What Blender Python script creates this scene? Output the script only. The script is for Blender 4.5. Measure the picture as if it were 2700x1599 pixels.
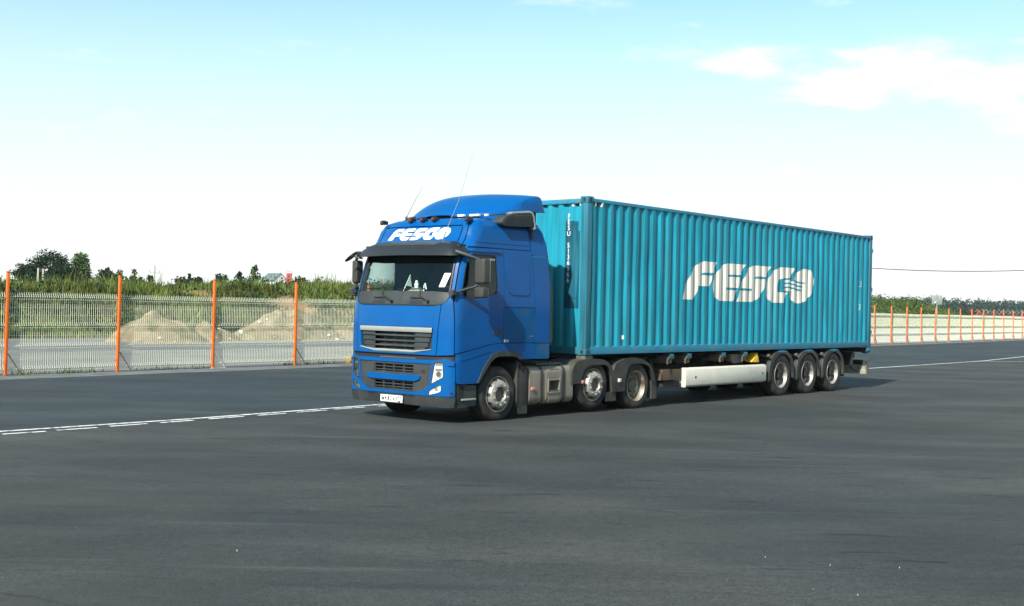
import bpy, bmesh, math, random
import numpy as np
from mathutils import Vector, Matrix, noise
random.seed(7); rng = np.random.default_rng(7)
SC = bpy.context.scene; COL = SC.collection
for o in list(bpy.data.objects): bpy.data.objects.remove(o, do_unlink=True)
PI = math.pi

# ------------------------------------------------------------------ camera, sky, sun, exposure
CAM_H, PITCH, ROLL = 1.8867, 0.0040722, 0.020574
cd = bpy.data.cameras.new('camera'); cam = bpy.data.objects.new('camera', cd); COL.objects.link(cam)
cd.sensor_width = 36; cd.lens = 3135.82 / 2700 * 36; cd.clip_start = 0.1; cd.clip_end = 9000
fw = Vector((0, math.cos(PITCH), math.sin(PITCH))); up = Vector((0, -math.sin(PITCH), math.cos(PITCH))); ri = Vector((1, 0, 0))
r2 = ri * math.cos(ROLL) + up * math.sin(ROLL); u2 = -ri * math.sin(ROLL) + up * math.cos(ROLL)
M = Matrix((r2, u2, -fw)).transposed().to_4x4(); M.translation = (0, 0, CAM_H); cam.matrix_world = M
SC.camera = cam

TA = 0.8585447; CA, SA = math.cos(TA), math.sin(TA); TX, TY = 0.4222989, 22.3665
def W(s, l, z=0.0): return Vector((TX + s * CA - l * SA, TY + s * SA + l * CA, z))

SUN_EL = math.radians(40); OFF = math.radians(14)
sx = -CA * math.cos(OFF) + SA * math.sin(OFF); sy = -SA * math.cos(OFF) - CA * math.sin(OFF)
to_sun = Vector((sx * math.cos(SUN_EL), sy * math.cos(SUN_EL), math.sin(SUN_EL)))
sd = bpy.data.lights.new('sun', 'SUN'); sd.energy = 5.0; sd.angle = math.radians(1.0); sd.color = (1.0, 0.95, 0.87)
sun = bpy.data.objects.new('sun', sd); COL.objects.link(sun)
sun.rotation_euler = (-to_sun).to_track_quat('-Z', 'Y').to_euler()

wd = bpy.data.worlds.new('World'); SC.world = wd; wd.use_nodes = True
nt = wd.node_tree; nt.nodes.clear()
def N(t, **k):
    n = nt.nodes.new(t)
    for a, b in k.items(): setattr(n, a, b)
    return n
def LK(a, b): nt.links.new(a, b)
out = N('ShaderNodeOutputWorld'); bg = N('ShaderNodeBackground'); bg.inputs['Strength'].default_value = 0.096
sky = N('ShaderNodeTexSky', sky_type='NISHITA'); sky.sun_disc = False
sky.sun_elevation = SUN_EL; sky.sun_rotation = math.atan2(to_sun.x, to_sun.y); sky.altitude = 150; sky.air_density = 1.0; sky.dust_density = 0.8; sky.ozone_density = 1.0
tint = N('ShaderNodeMix', data_type='RGBA', blend_type='MULTIPLY'); tint.inputs[0].default_value = 1.0
tint.inputs[7].default_value = (0.92, 1.28, 1.10, 1)
LK(sky.outputs[0], tint.inputs[6])
tc = N('ShaderNodeTexCoord'); sep = N('ShaderNodeSeparateXYZ'); LK(tc.outputs['Generated'], sep.inputs[0])
zc = N('ShaderNodeMath', operation='MAXIMUM'); zc.inputs[1].default_value = 0.0; LK(sep.outputs[2], zc.inputs[0])
# pale haze low over the horizon
hz = N('ShaderNodeMapRange', interpolation_type='LINEAR'); LK(zc.outputs[0], hz.inputs[0])
hz.inputs[1].default_value = 0.045; hz.inputs[2].default_value = 0.285; hz.inputs[3].default_value = 1.0; hz.inputs[4].default_value = 0.0
hmix = N('ShaderNodeMix', data_type='RGBA'); hmix.inputs[7].default_value = (6.1, 6.4, 6.3, 1)
LK(hz.outputs[0], hmix.inputs[0]); LK(tint.outputs[2], hmix.inputs[6])
# clouds: noise on a flat layer seen in perspective
zd = N('ShaderNodeMath', operation='ADD'); zd.inputs[1].default_value = 0.12; LK(zc.outputs[0], zd.inputs[0])
dx = N('ShaderNodeMath', operation='DIVIDE'); LK(sep.outputs[0], dx.inputs[0]); LK(zd.outputs[0], dx.inputs[1])
dy = N('ShaderNodeMath', operation='DIVIDE'); LK(sep.outputs[1], dy.inputs[0]); LK(zd.outputs[0], dy.inputs[1])
cv = N('ShaderNodeCombineXYZ'); LK(dx.outputs[0], cv.inputs[0]); LK(dy.outputs[0], cv.inputs[1])
cn = N('ShaderNodeTexNoise'); cn.inputs['Scale'].default_value = 1.7; cn.inputs['Detail'].default_value = 9; cn.inputs['Roughness'].default_value = 0.56
cmap = N('ShaderNodeMapping'); cmap.inputs['Location'].default_value = (2.42, 7.8, 0.0); LK(cv.outputs[0], cmap.inputs[0]); LK(cmap.outputs[0], cn.inputs[0])
big = N('ShaderNodeTexNoise'); big.inputs['Scale'].default_value = 0.32; big.inputs['Detail'].default_value = 2; LK(cmap.outputs[0], big.inputs[0])
sm = N('ShaderNodeMath', operation='ADD'); LK(cn.outputs[0], sm.inputs[0]); LK(big.outputs[0], sm.inputs[1])
cr = N('ShaderNodeMapRange', interpolation_type='SMOOTHSTEP'); LK(sm.outputs[0], cr.inputs[0])
cr.inputs[1].default_value = 1.05; cr.inputs[2].default_value = 1.20; cr.inputs[3].default_value = 0.0; cr.inputs[4].default_value = 0.92
cmix = N('ShaderNodeMix', data_type='RGBA'); cmix.inputs[7].default_value = (7.0, 7.0, 6.9, 1)
LK(cr.outputs[0], cmix.inputs[0]); LK(hmix.outputs[2], cmix.inputs[6])
LK(cmix.outputs[2], bg.inputs[0]); LK(bg.outputs[0], out.inputs[0])

vs = SC.view_settings; vs.view_transform = 'Standard'; vs.look = 'None'; vs.gamma = 1; vs.use_curve_mapping = False; vs.exposure = 0.84
SC.render.engine = 'CYCLES'; SC.cycles.max_bounces = 6; SC.cycles.transparent_max_bounces = 16
SC.cycles.use_denoising = True

# ------------------------------------------------------------------ materials
def mat(name, base, rough=0.5, metal=0.0, var=0.0, scale=4.0, stretch=(1, 1, 1), bump=0.0, bscale=60.0, coat=0.0, spec=0.5,
        dirt=None, dirt_lo=0.5, dirt_hi=0.7, dirt_scale=3.0, dirt_stretch=(1, 1, 1), detail=6):
    m = bpy.data.materials.new(name); m.use_nodes = True; t = m.node_tree; b = t.nodes['Principled BSDF']
    b.inputs['Roughness'].default_value = rough; b.inputs['Metallic'].default_value = metal
    b.inputs['Specular IOR Level'].default_value = spec
    if coat: b.inputs['Coat Weight'].default_value = coat; b.inputs['Coat Roughness'].default_value = 0.05
    c = t.nodes.new('ShaderNodeTexCoord')
    def noi(sc, st, det=detail):
        mp = t.nodes.new('ShaderNodeMapping'); mp.inputs['Scale'].default_value = st; t.links.new(c.outputs['Object'], mp.inputs[0])
        n = t.nodes.new('ShaderNodeTexNoise'); n.inputs['Scale'].default_value = sc; n.inputs['Detail'].default_value = det; t.links.new(mp.outputs[0], n.inputs[0]); return n
    col = None
    b.inputs['Base Color'].default_value = (*base, 1)
    if var:
        n = noi(scale, stretch); mr = t.nodes.new('ShaderNodeMapRange'); t.links.new(n.outputs[0], mr.inputs[0])
        mr.inputs[1].default_value = 0.3; mr.inputs[2].default_value = 0.7
        x = t.nodes.new('ShaderNodeMix'); x.data_type = 'RGBA'; t.links.new(mr.outputs[0], x.inputs[0])
        x.inputs[6].default_value = (*[v * (1 - var) for v in base], 1); x.inputs[7].default_value = (*[min(1, v * (1 + var)) for v in base], 1)
        col = x.outputs[2]
    if dirt:
        n = noi(dirt_scale, dirt_stretch, 8); mr = t.nodes.new('ShaderNodeMapRange'); t.links.new(n.outputs[0], mr.inputs[0])
        mr.inputs[1].default_value = dirt_lo; mr.inputs[2].default_value = dirt_hi
        x = t.nodes.new('ShaderNodeMix'); x.data_type = 'RGBA'; t.links.new(mr.outputs[0], x.inputs[0])
        if col: t.links.new(col, x.inputs[6])
        else: x.inputs[6].default_value = (*base, 1)
        x.inputs[7].default_value = (*dirt, 1); col = x.outputs[2]
    if col: t.links.new(col, b.inputs['Base Color'])
    if bump:
        n = noi(bscale, (1, 1, 1), 4); bp = t.nodes.new('ShaderNodeBump'); bp.inputs['Strength'].default_value = bump; bp.inputs['Distance'].default_value = 0.02
        t.links.new(n.outputs[0], bp.inputs['Height']); t.links.new(bp.outputs[0], b.inputs['Normal'])
    return m
MT = {}
MT['blue'] = mat('blue_paint', (0.0005, 0.069, 0.240), 0.34, 0.0, var=0.08, scale=2.0, coat=0.24, spec=0.10, bump=0.012, bscale=90, dirt=(0.008, 0.062, 0.175), dirt_lo=0.55, dirt_hi=0.98, dirt_scale=2.5)
MT['blue_dusty'] = mat('dusty_blue_paint', (0.002, 0.070, 0.20), 0.45, 0.0, var=0.12, scale=3, coat=0.08, spec=0.10, dirt=(0.05, 0.09, 0.15), dirt_lo=0.48, dirt_hi=0.85, dirt_scale=3.5)
MT['shell'] = mat('black_shell', (0.008, 0.009, 0.012), 0.7)
MT['plastic'] = mat('dark_grey_plastic', (0.024, 0.029, 0.031), 0.55, var=0.2, scale=5, bump=0.05, bscale=200, dirt=(0.05, 0.05, 0.045), dirt_lo=0.5, dirt_hi=0.8)
MT['visor'] = mat('smoked_visor', (0.011, 0.014, 0.017), 0.38, var=0.2)
MT['black'] = mat('black_plastic', (0.012, 0.013, 0.014), 0.5)
MT['mirror'] = mat('mirror_housing_grey', (0.036, 0.035, 0.030), 0.5, var=0.15, scale=12)
MT['silver'] = mat('silver_trim', (0.33, 0.345, 0.33), 0.35, 0.4, var=0.06)
MT['chrome'] = mat('lamp_reflector', (0.78, 0.79, 0.78), 0.35, 0.15)
MT['rim'] = mat('wheel_silver', (0.31, 0.295, 0.265), 0.42, 0.35, var=0.15, scale=9, dirt=(0.12, 0.09, 0.06), dirt_lo=0.48, dirt_hi=0.75, dirt_scale=7)
MT['rim_old'] = mat('worn_wheel_silver', (0.30, 0.275, 0.225), 0.45, 0.35, var=0.2, scale=9, dirt=(0.10, 0.065, 0.035), dirt_lo=0.42, dirt_hi=0.66, dirt_scale=6)
MT['tyre'] = mat('tyre_rubber', (0.013, 0.0128, 0.012), 0.85, var=0.3, scale=6, bump=0.06, bscale=40, dirt=(0.042, 0.038, 0.03), dirt_lo=0.45, dirt_hi=0.8, dirt_scale=5)
MT['tank'] = mat('dirty_aluminium', (0.215, 0.19, 0.155), 0.5, 0.3, var=0.12, scale=4, stretch=(1, 1, 0.4), dirt=(0.14, 0.12, 0.09), dirt_lo=0.5, dirt_hi=0.85, dirt_scale=3)
MT['grime'] = mat('grimy_underbody', (0.014, 0.013, 0.011), 0.85, var=0.4, scale=5, dirt=(0.045, 0.038, 0.028), dirt_lo=0.5, dirt_hi=0.8)
MT['fender'] = mat('grey_fender_plastic', (0.020, 0.022, 0.020), 0.65, var=0.25, scale=4, dirt=(0.062, 0.055, 0.038), dirt_lo=0.45, dirt_hi=0.8, dirt_scale=2.5)
MT['steel'] = mat('dusty_steel', (0.11, 0.10, 0.082), 0.7, 0.2, var=0.3, scale=6, dirt=(0.08, 0.05, 0.03), dirt_lo=0.5, dirt_hi=0.8)
MT['rust'] = mat('brown_primer', (0.075, 0.052, 0.03), 0.8, var=0.3, scale=6)
MT['white'] = mat('skirt_white', (0.52, 0.50, 0.43), 0.45, var=0.06, scale=3, dirt=(0.42, 0.36, 0.27), dirt_lo=0.56, dirt_hi=0.9, dirt_scale=4, dirt_stretch=(0.6, 1, 1))
MT['paper'] = mat('paper_white', (0.8, 0.82, 0.8), 0.7)
MT['print'] = mat('print_white', (0.8, 0.82, 0.8), 0.5, var=0.03)
MT['ink'] = mat('print_black', (0.02, 0.02, 0.022), 0.6)
MT['green_ink'] = mat('print_green', (0.05, 0.3, 0.12), 0.6)
MT['yellow'] = mat('yellow_plastic', (0.75, 0.42, 0.03), 0.5, var=0.1, dirt=(0.3, 0.2, 0.06), dirt_lo=0.55, dirt_hi=0.8)
MT['amber'] = mat('faded_reflector', (0.55, 0.18, 0.15), 0.35)
MT['amber2'] = mat('side_reflector', (0.6, 0.5, 0.42), 0.35)
MT['redlens'] = mat('red_lens', (0.14, 0.03, 0.03), 0.25)
MT['olive'] = mat('olive_rubber', (0.03, 0.045, 0.018), 0.7)
MT['interior'] = mat('cab_trim', (0.011, 0.013, 0.016), 0.8, var=0.15)
MT['dash'] = mat('dashboard_grey', (0.016, 0.018, 0.018), 0.7)
def container_mat(name, base):
    m = mat(name, base, 0.5, 0.0, spec=0.2, var=0.30, scale=3.0, stretch=(3, 3, 0.22), bump=0.05, bscale=14, dirt=(0.035, 0.19, 0.225), dirt_lo=0.5, dirt_hi=0.80, dirt_scale=3.2, dirt_stretch=(3.2, 3.2, 0.25), detail=8)
    t = m.node_tree; b = t.nodes['Principled BSDF']; src = b.inputs['Base Color'].links[0].from_socket
    c = t.nodes.new('ShaderNodeTexCoord'); n = t.nodes.new('ShaderNodeTexNoise'); n.inputs['Scale'].default_value = 2.6; n.inputs['Detail'].default_value = 10; n.inputs['Roughness'].default_value = 0.72
    mp = t.nodes.new('ShaderNodeMapping'); mp.inputs['Scale'].default_value = (1.6, 1.6, 0.7); t.links.new(c.outputs['Object'], mp.inputs[0]); t.links.new(mp.outputs[0], n.inputs[0])
    mr = t.nodes.new('ShaderNodeMapRange'); t.links.new(n.outputs[0], mr.inputs[0]); mr.inputs[1].default_value = 0.645; mr.inputs[2].default_value = 0.69
    x = t.nodes.new('ShaderNodeMix'); x.data_type = 'RGBA'; t.links.new(mr.outputs[0], x.inputs[0]); t.links.new(src, x.inputs[6]); x.inputs[7].default_value = (0.035, 0.035, 0.03, 1)
    t.links.new(x.outputs[2], b.inputs['Base Color']); return m
MT['teal'] = container_mat('teal_container_paint', (0.011, 0.225, 0.312))
MT['teal_frame'] = container_mat('faded_frame_paint', (0.022, 0.125, 0.185))
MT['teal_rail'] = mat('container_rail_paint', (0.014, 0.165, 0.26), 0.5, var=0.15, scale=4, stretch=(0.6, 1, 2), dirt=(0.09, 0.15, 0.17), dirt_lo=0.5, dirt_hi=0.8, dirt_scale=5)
MT['patch'] = container_mat('repainted_patch', (0.008, 0.070, 0.115))
MT['logo'] = mat('logo_offwhite', (0.62, 0.585, 0.52), 0.55, var=0.12, scale=2.5, stretch=(5, 5, 0.25), dirt=(0.25, 0.26, 0.24), dirt_lo=0.52, dirt_hi=0.75, dirt_scale=3, dirt_stretch=(6, 6, 0.3))
def glass(name, tint, refl=0.5, base=0.08):
    m = bpy.data.materials.new(name); m.use_nodes = True; t = m.node_tree; t.nodes.clear()
    o = t.nodes.new('ShaderNodeOutputMaterial'); tr = t.nodes.new('ShaderNodeBsdfTransparent'); tr.inputs[0].default_value = (*tint, 1)
    g = t.nodes.new('ShaderNodeBsdfGlossy'); g.inputs['Roughness'].default_value = 0.02; g.inputs[0].default_value = (0.9, 0.95, 0.95, 1)
    f = t.nodes.new('ShaderNodeFresnel'); f.inputs[0].default_value = 1.45
    mx = t.nodes.new('ShaderNodeMixShader'); t.links.new(f.outputs[0], mx.inputs[0]); t.links.new(tr.outputs[0], mx.inputs[1]); t.links.new(g.outputs[0], mx.inputs[2]); t.links.new(mx.outputs[0], o.inputs[0]); return m
MT['glass'] = glass('window_glass', (0.80, 0.93, 0.89))
MT['lens'] = glass('lamp_lens', (0.9, 0.92, 0.92))
MT['orange'] = mat('orange_post_paint', (0.72, 0.12, 0.008), 0.5, var=0.1, scale=5, dirt=(0.5, 0.12, 0.04), dirt_lo=0.55, dirt_hi=0.8)
MT['mesh'] = mat('cream_mesh_wire', (0.68, 0.68, 0.54), 0.5)
MT['brace'] = mat('brown_brace', (0.10, 0.075, 0.05), 0.8, var=0.3)
MT['cream'] = mat('white_brace', (0.33, 0.315, 0.27), 0.7, var=0.15)

# ------------------------------------------------------------------ helpers
class MB:
    def __init__(s): s.v = []; s.f = []
    def add(s, vs, fs):
        n = len(s.v); s.v += [tuple(v) for v in vs]; s.f += [tuple(i + n for i in f) for f in fs]; return s
    def box(s, x0, x1, y0, y1, z0, z1, m=None):
        vs = [Vector((x, y, z)) for x in (x0, x1) for y in (y0, y1) for z in (z0, z1)]
        if m is not None: vs = [m @ v for v in vs]
        return s.add(vs, [(0, 1, 3, 2), (4, 6, 7, 5), (0, 4, 5, 1), (2, 3, 7, 6), (0, 2, 6, 4), (1, 5, 7, 3)])
    def prism(s, pts, axis, a, b):   # pts are the two other coordinates in xyz order
        def P(p, t): q = [p[0], p[1]]; q.insert(axis, t); return q
        n = len(pts); vs = [P(p, a) for p in pts] + [P(p, b) for p in pts]
        return s.add(vs, [tuple(range(n)), tuple(range(2 * n - 1, n - 1, -1))] + [(i, (i + 1) % n, n + (i + 1) % n, n + i) for i in range(n)])
    def tube(s, pts, r, n=6, cap=True):
        pts = [Vector(p) for p in pts]; rs = r if isinstance(r, (list, tuple)) else [r] * len(pts); rings = []
        prev = None
        for i, p in enumerate(pts):
            d = (pts[min(i + 1, len(pts) - 1)] - pts[max(i - 1, 0)]).normalized()
            a = prev if prev is not None else (Vector((0, 0, 1)) if abs(d.z) < 0.9 else Vector((1, 0, 0)))
            x = (a - d * a.dot(d)).normalized(); y = d.cross(x); prev = x
            rings.append([p + (x * math.cos(2 * PI * k / n) + y * math.sin(2 * PI * k / n)) * rs[i] for k in range(n)])
        vs = [v for R in rings for v in R]; fs = []
        for i in range(len(pts) - 1):
            for k in range(n): fs.append((i * n + k, i * n + (k + 1) % n, (i + 1) * n + (k + 1) % n, (i + 1) * n + k))
        if cap: fs += [tuple(range(n - 1, -1, -1)), tuple(range((len(pts) - 1) * n, len(pts) * n))]
        return s.add(vs, fs)
    def cyl(s, p0, p1, r, n=16, r1=None): return s.tube([p0, p1], [r, r if r1 is None else r1], n)
    def lathe(s, prof, n=40, c=(0, 0, 0), sgn=1, close=False):   # profile (r, y) around the y axis
        vs = []; k = len(prof)
        for i in range(n):
            a = 2 * PI * i / n
            for r, y in prof: vs.append((c[0] + r * math.cos(a), c[1] + sgn * y, c[2] + r * math.sin(a)))
        fs = []
        for i in range(n):
            j = (i + 1) % n
            for q in range(k - 1 if not close else k): fs.append((i * k + q, i * k + (q + 1) % k, j * k + (q + 1) % k, j * k + q))
        return s.add(vs, fs)
    def grid(s, rows):
        m = len(rows[0]); vs = [v for r in rows for v in r]
        return s.add(vs, [(i * m + j, i * m + j + 1, (i + 1) * m + j + 1, (i + 1) * m + j) for i in range(len(rows) - 1) for j in range(m - 1)])
    def mesh(s, name, bevel=0.0, smooth=35, off=(0, 0, 0), seg=2):
        me = bpy.data.meshes.new(name); o = Vector(off)
        me.from_pydata([tuple(Vector(v) - o) for v in s.v], [], s.f)
        bm = bmesh.new(); bm.from_mesh(me)
        bmesh.ops.recalc_face_normals(bm, faces=bm.faces)
        if bevel:
            ed = [e for e in bm.edges if len(e.link_faces) == 2 and e.calc_face_angle(0) > math.radians(28)]
            bmesh.ops.bevel(bm, geom=ed, offset=bevel, segments=seg, affect='EDGES', clamp_overlap=True, profile=0.6)
        bm.to_mesh(me); bm.free()
        if smooth:
            me.shade_smooth(); me.set_sharp_from_angle(angle=math.radians(smooth))
        return me
    def build(s, name, m, parent=None, bevel=0.0, smooth=35, seg=2):
        return obj(name, s.mesh(name, bevel, smooth, OFFS.get(parent.name, (0, 0, 0)) if parent else (0, 0, 0), seg), m, parent)
OFFS = {}
def obj(name, me, m, parent=None):
    if m is not None and not me.materials: me.materials.append(MT[m] if isinstance(m, str) else m)
    o = bpy.data.objects.new(name, me); COL.objects.link(o)
    if parent: o.parent = parent; OFFS[o.name] = OFFS.get(parent.name, (0, 0, 0))
    return o
def tag(o, label=None, cat=None, group=None, kind=None):
    for k, v in (('label', label), ('category', cat), ('group', group), ('kind', kind)):
        if v: o[k] = v
    return o
def root(name, label, cat, loc=(0, 0, 0), rz=0.0, off=(0, 0, 0), group=None):
    o = bpy.data.objects.new(name, None); COL.objects.link(o); o.location = loc; o.rotation_euler = (0, 0, rz)
    o.empty_display_size = 0.3; OFFS[o.name] = off; return tag(o, label, cat, group)
def troot(name, label, cat, s, l, z, group=None): return root(name, label, cat, W(s, l, z), TA, (s, l, z), group)
def tmesh(name, mb, m, label, cat, s, l, z, bevel=0.0, group=None):      # one-mesh thing in truck coordinates
    o = obj(name, mb.mesh(name, bevel, 35, (s, l, z)), m); o.location = W(s, l, z); o.rotation_euler = (0, 0, TA); return tag(o, label, cat, group)
def dup(o, parent=None):
    c = o.copy(); COL.objects.link(c)
    if parent: c.parent = parent
    for ch in o.children: dup(ch, c)
    return c
def copy_part(o, parent, loc, rot=None):
    c = o.copy(); COL.objects.link(c); c.parent = parent; c.location = loc
    if rot: c.rotation_euler = rot
    OFFS[c.name] = OFFS.get(parent.name, (0, 0, 0))
    for ch in o.children:
        d = ch.copy(); COL.objects.link(d); d.parent = c
    return c
def text_mesh(txt, size, sx=1.0, extr=0.0, align='CENTER', offset=0.0):
    cu = bpy.data.curves.new('lettering', 'FONT'); cu.body = txt; cu.size = size; cu.align_x = align; cu.align_y = 'CENTER'; cu.extrude = extr; cu.offset = offset; cu.resolution_u = 3
    t = bpy.data.objects.new('lettering', cu); COL.objects.link(t)
    dg = bpy.context.evaluated_depsgraph_get(); me = bpy.data.meshes.new_from_object(t.evaluated_get(dg))
    bpy.data.objects.remove(t, do_unlink=True); bpy.data.curves.remove(cu)
    me.transform(Matrix.Diagonal((sx, 1, 1, 1))); me.materials.clear(); return me
def place_text(name, txt, size, origin, xdir, ydir, m, parent, sx=1.0, offset=0.0):   # flat lettering, truck coordinates
    me = text_mesh(txt, size, sx, offset=offset); x = Vector(xdir).normalized(); y = Vector(ydir).normalized(); z = x.cross(y)
    mm = Matrix((x, y, z)).transposed().to_4x4(); mm.translation = Vector(origin) - Vector(OFFS.get(parent.name, (0, 0, 0)))
    me.transform(mm); return obj(name, me, m, parent)
def hermite(tab):
    xs = [a for a, b in tab]; ys = [b for a, b in tab]; n = len(xs); ms = []
    for i in range(n):
        if i == 0: ms.append((ys[1] - ys[0]) / (xs[1] - xs[0]))
        elif i == n - 1: ms.append((ys[-1] - ys[-2]) / (xs[-1] - xs[-2]))
        else:
            d0 = (ys[i] - ys[i - 1]) / (xs[i] - xs[i - 1]); d1 = (ys[i + 1] - ys[i]) / (xs[i + 1] - xs[i])
            ms.append(0 if d0 * d1 <= 0 else 2 * d0 * d1 / (d0 + d1))
    def f(x):
        if x <= xs[0]: return ys[0]
        if x >= xs[-1]: return ys[-1]
        i = max(k for k in range(n - 1) if xs[k] <= x); h = xs[i + 1] - xs[i]; t = (x - xs[i]) / h
        return (2 * t**3 - 3 * t**2 + 1) * ys[i] + (t**3 - 2 * t**2 + t) * h * ms[i] + (-2 * t**3 + 3 * t**2) * ys[i + 1] + (t**3 - t**2) * h * ms[i + 1]
    return f
def sstep(a, b, x): t = min(1, max(0, (x - a) / (b - a))); return t * t * (3 - 2 * t)
def densify(pts, step):
    o = []
    for i, p in enumerate(pts):
        q = pts[(i + 1) % len(pts)]; n = max(1, int(math.dist(p, q) / step))
        for k in range(n): o.append((p[0] + (q[0] - p[0]) * k / n, p[1] + (q[1] - p[1]) * k / n))
    return o
def rounded(pts, r=0.05, n=4):    # each point may carry its own radius as a third number
    o = []; m = len(pts)
    for i in range(m):
        p = Vector(pts[i][:2]); a = Vector(pts[i - 1][:2]); b = Vector(pts[(i + 1) % m][:2]); rr = pts[i][2] if len(pts[i]) > 2 else r
        if rr <= 0: o.append(tuple(p)); continue
        rr = min(rr, 0.45 * (a - p).length, 0.45 * (b - p).length); u = p + (a - p).normalized() * rr; v = p + (b - p).normalized() * rr
        for k in range(n + 1):
            t = k / n; o.append(tuple((1 - t)**2 * u + 2 * t * (1 - t) * p + t * t * v))
    return o

# ------------------------------------------------------------------ ground, yard, markings
FA = 0.930949; FX, FY, FSP, FH = -12.17343, 28.62656, 3.11834, 2.51
FD = Vector((math.cos(FA), math.sin(FA), 0)); FN = Vector((math.sin(FA), -math.cos(FA), 0))   # FN points to the yard
BANK = [(-110, -30), (-70, 8), (-42, 38), (-23.2, 54.8), (-19.4, 59.0), (-14.8, 63.6), (-9.8, 68.8), (20, 110), (56, 176), (79, 193), (120, 215), (220, 250), (420, 300)]
def bank_d(x, y):
    best = 1e9; sg = 1
    for i in range(len(BANK) - 1):
        ax, ay = BANK[i]; bx, by = BANK[i + 1]; dx, dy = bx - ax, by - ay
        t = min(1, max(0, ((x - ax) * dx + (y - ay) * dy) / (dx * dx + dy * dy)))
        px, py = ax + dx * t, ay + dy * t; d = math.hypot(x - px, y - py)
        if d < best: best = d; sg = 1 if dx * (y - ay) - dy * (x - ax) > 0 else -1
    return best * sg
def n2(x, y, s, k=0.0): return noise.noise(Vector((x * s, y * s, k)))
def ground_h(x, y, d=None):
    if d is None: d = bank_d(x, y)
    if d <= 0: return 0.0
    hm = 2.35 + 0.75 * sstep(-22, -12, x) - 0.35 * sstep(-8, 4, x)
    hm += 0.9 * sstep(38, 56, x) ; hm -= 3.1 * sstep(66, 86, x)
    hm *= 1 + 0.16 * n2(x, y, 0.12, 3)
    run = 8.5 if x < 30 else 14
    h = hm * sstep(0, run, d + 1.3 * n2(x, y, 0.22, 9))
    h += min(1, d / 4) * (0.22 * n2(x, y, 0.45, 1) + 0.10 * n2(x, y, 1.3, 2))
    return max(0.0, h) * (1 - 0.35 * sstep(25, 80, d))
def ticks(lo, hi, st): return [lo + i * st for i in range(int((hi - lo) / st) + 1)]
xs = [-4000, -1500, -600, -250, -140, -90] + ticks(-60, 110, 1.5) + [118, 135, 170, 230, 330, 600, 1500, 4000]
ys = [-600, -200, -60, 0, 20, 34] + ticks(42, 100, 1.1) + ticks(102, 240, 3) + [255, 290, 350, 450, 600, 900, 1600, 5000]
rows = []; dcol = []
for y in ys:
    row = []
    for x in xs:
        d = bank_d(x, y); row.append((x, y, ground_h(x, y, d))); dcol.append(sstep(-1.2, 0.6, d + 0.8 * n2(x, y, 0.35, 5)))
    rows.append(row)
g = MB().grid(rows); me = g.mesh('ground', 0, 60)
ca = me.color_attributes.new('soil', 'FLOAT_COLOR', 'POINT')
ca.data.foreach_set('color', np.repeat(np.array(dcol, dtype=np.float32), 4))
SCARS = [(-13.0, 72.0, 1.7, 1.3), (-15.6, 74.5, 1.9, 1.2), (-19.6, 70.0, 2.0, 1.1), (-10.6, 74.4, 1.1, 0.9)]
sc_ = [max([0.0] + [sstep(1.5, 0.7, ((x - a) / rx)**2 + ((y - c) / ry)**2 + 0.5 * n2(x, y, 0.9, 7)) if abs(x - a) < 6 and abs(y - c) < 6 else 0 for a, c, rx, ry in SCARS]) for y in ys for x in xs]
cb = me.color_attributes.new('scar', 'FLOAT_COLOR', 'POINT'); cb.data.foreach_set('color', np.repeat(np.array(sc_, dtype=np.float32), 4))
gm = bpy.data.materials.new('ground_soil_gravel'); gm.use_nodes = True; t = gm.node_tree; b = t.nodes['Principled BSDF']; b.inputs['Roughness'].default_value = 0.95; b.inputs['Specular IOR Level'].default_value = 0.2
def tn(t, ty, **k):
    n = t.nodes.new(ty)
    for a, v in k.items(): setattr(n, a, v)
    return n
def tnoise(t, co, sc, det=6, ro=0.5, st=None):
    n = tn(t, 'ShaderNodeTexNoise'); n.inputs['Scale'].default_value = sc; n.inputs['Detail'].default_value = det; n.inputs['Roughness'].default_value = ro
    if st:
        mp = tn(t, 'ShaderNodeMapping'); mp.inputs['Scale'].default_value = st[:3]
        if len(st) > 3: mp.inputs['Rotation'].default_value = (0, 0, st[3])
        t.links.new(co, mp.inputs[0]); co = mp.outputs[0]
    t.links.new(co, n.inputs[0]); return n.outputs[0]
def tmap(t, v, a, b_, c=0.0, d=1.0):
    n = tn(t, 'ShaderNodeMapRange'); t.links.new(v, n.inputs[0])
    for i, q in enumerate((a, b_, c, d)): n.inputs[i + 1].default_value = q
    return n.outputs[0]
def tmix(t, f, a, b_, mode='MIX'):
    n = tn(t, 'ShaderNodeMix', data_type='RGBA', blend_type=mode)
    if isinstance(f, (int, float)): n.inputs[0].default_value = f
    else: t.links.new(f, n.inputs[0])
    for i, q in ((6, a), (7, b_)):
        if isinstance(q, tuple): n.inputs[i].default_value = (*q, 1)
        else: t.links.new(q, n.inputs[i])
    return n.outputs[2]
co = tn(t, 'ShaderNodeTexCoord').outputs['Object']
grav = tmix(t, tmap(t, tnoise(t, co, 0.35, 8), 0.35, 0.65), (0.115, 0.12, 0.122), (0.18, 0.178, 0.168))
grav = tmix(t, tmap(t, tnoise(t, co, 6.0, 3), 0.3, 0.7), grav, tmix(t, 0.5, grav, (0.08, 0.08, 0.078)))
sca = tn(t, 'ShaderNodeAttribute', attribute_name='scar')
soil = tmix(t, tmap(t, tnoise(t, co, 0.5, 8), 0.4, 0.62), (0.040, 0.058, 0.015), (0.08, 0.08, 0.032))
at = tn(t, 'ShaderNodeAttribute', attribute_name='soil'); 
soil = tmix(t, sca.outputs['Fac'], soil, (0.25, 0.165, 0.085)); t.links.new(tmix(t, at.outputs['Fac'], grav, soil), b.inputs['Base Color'])
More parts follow.
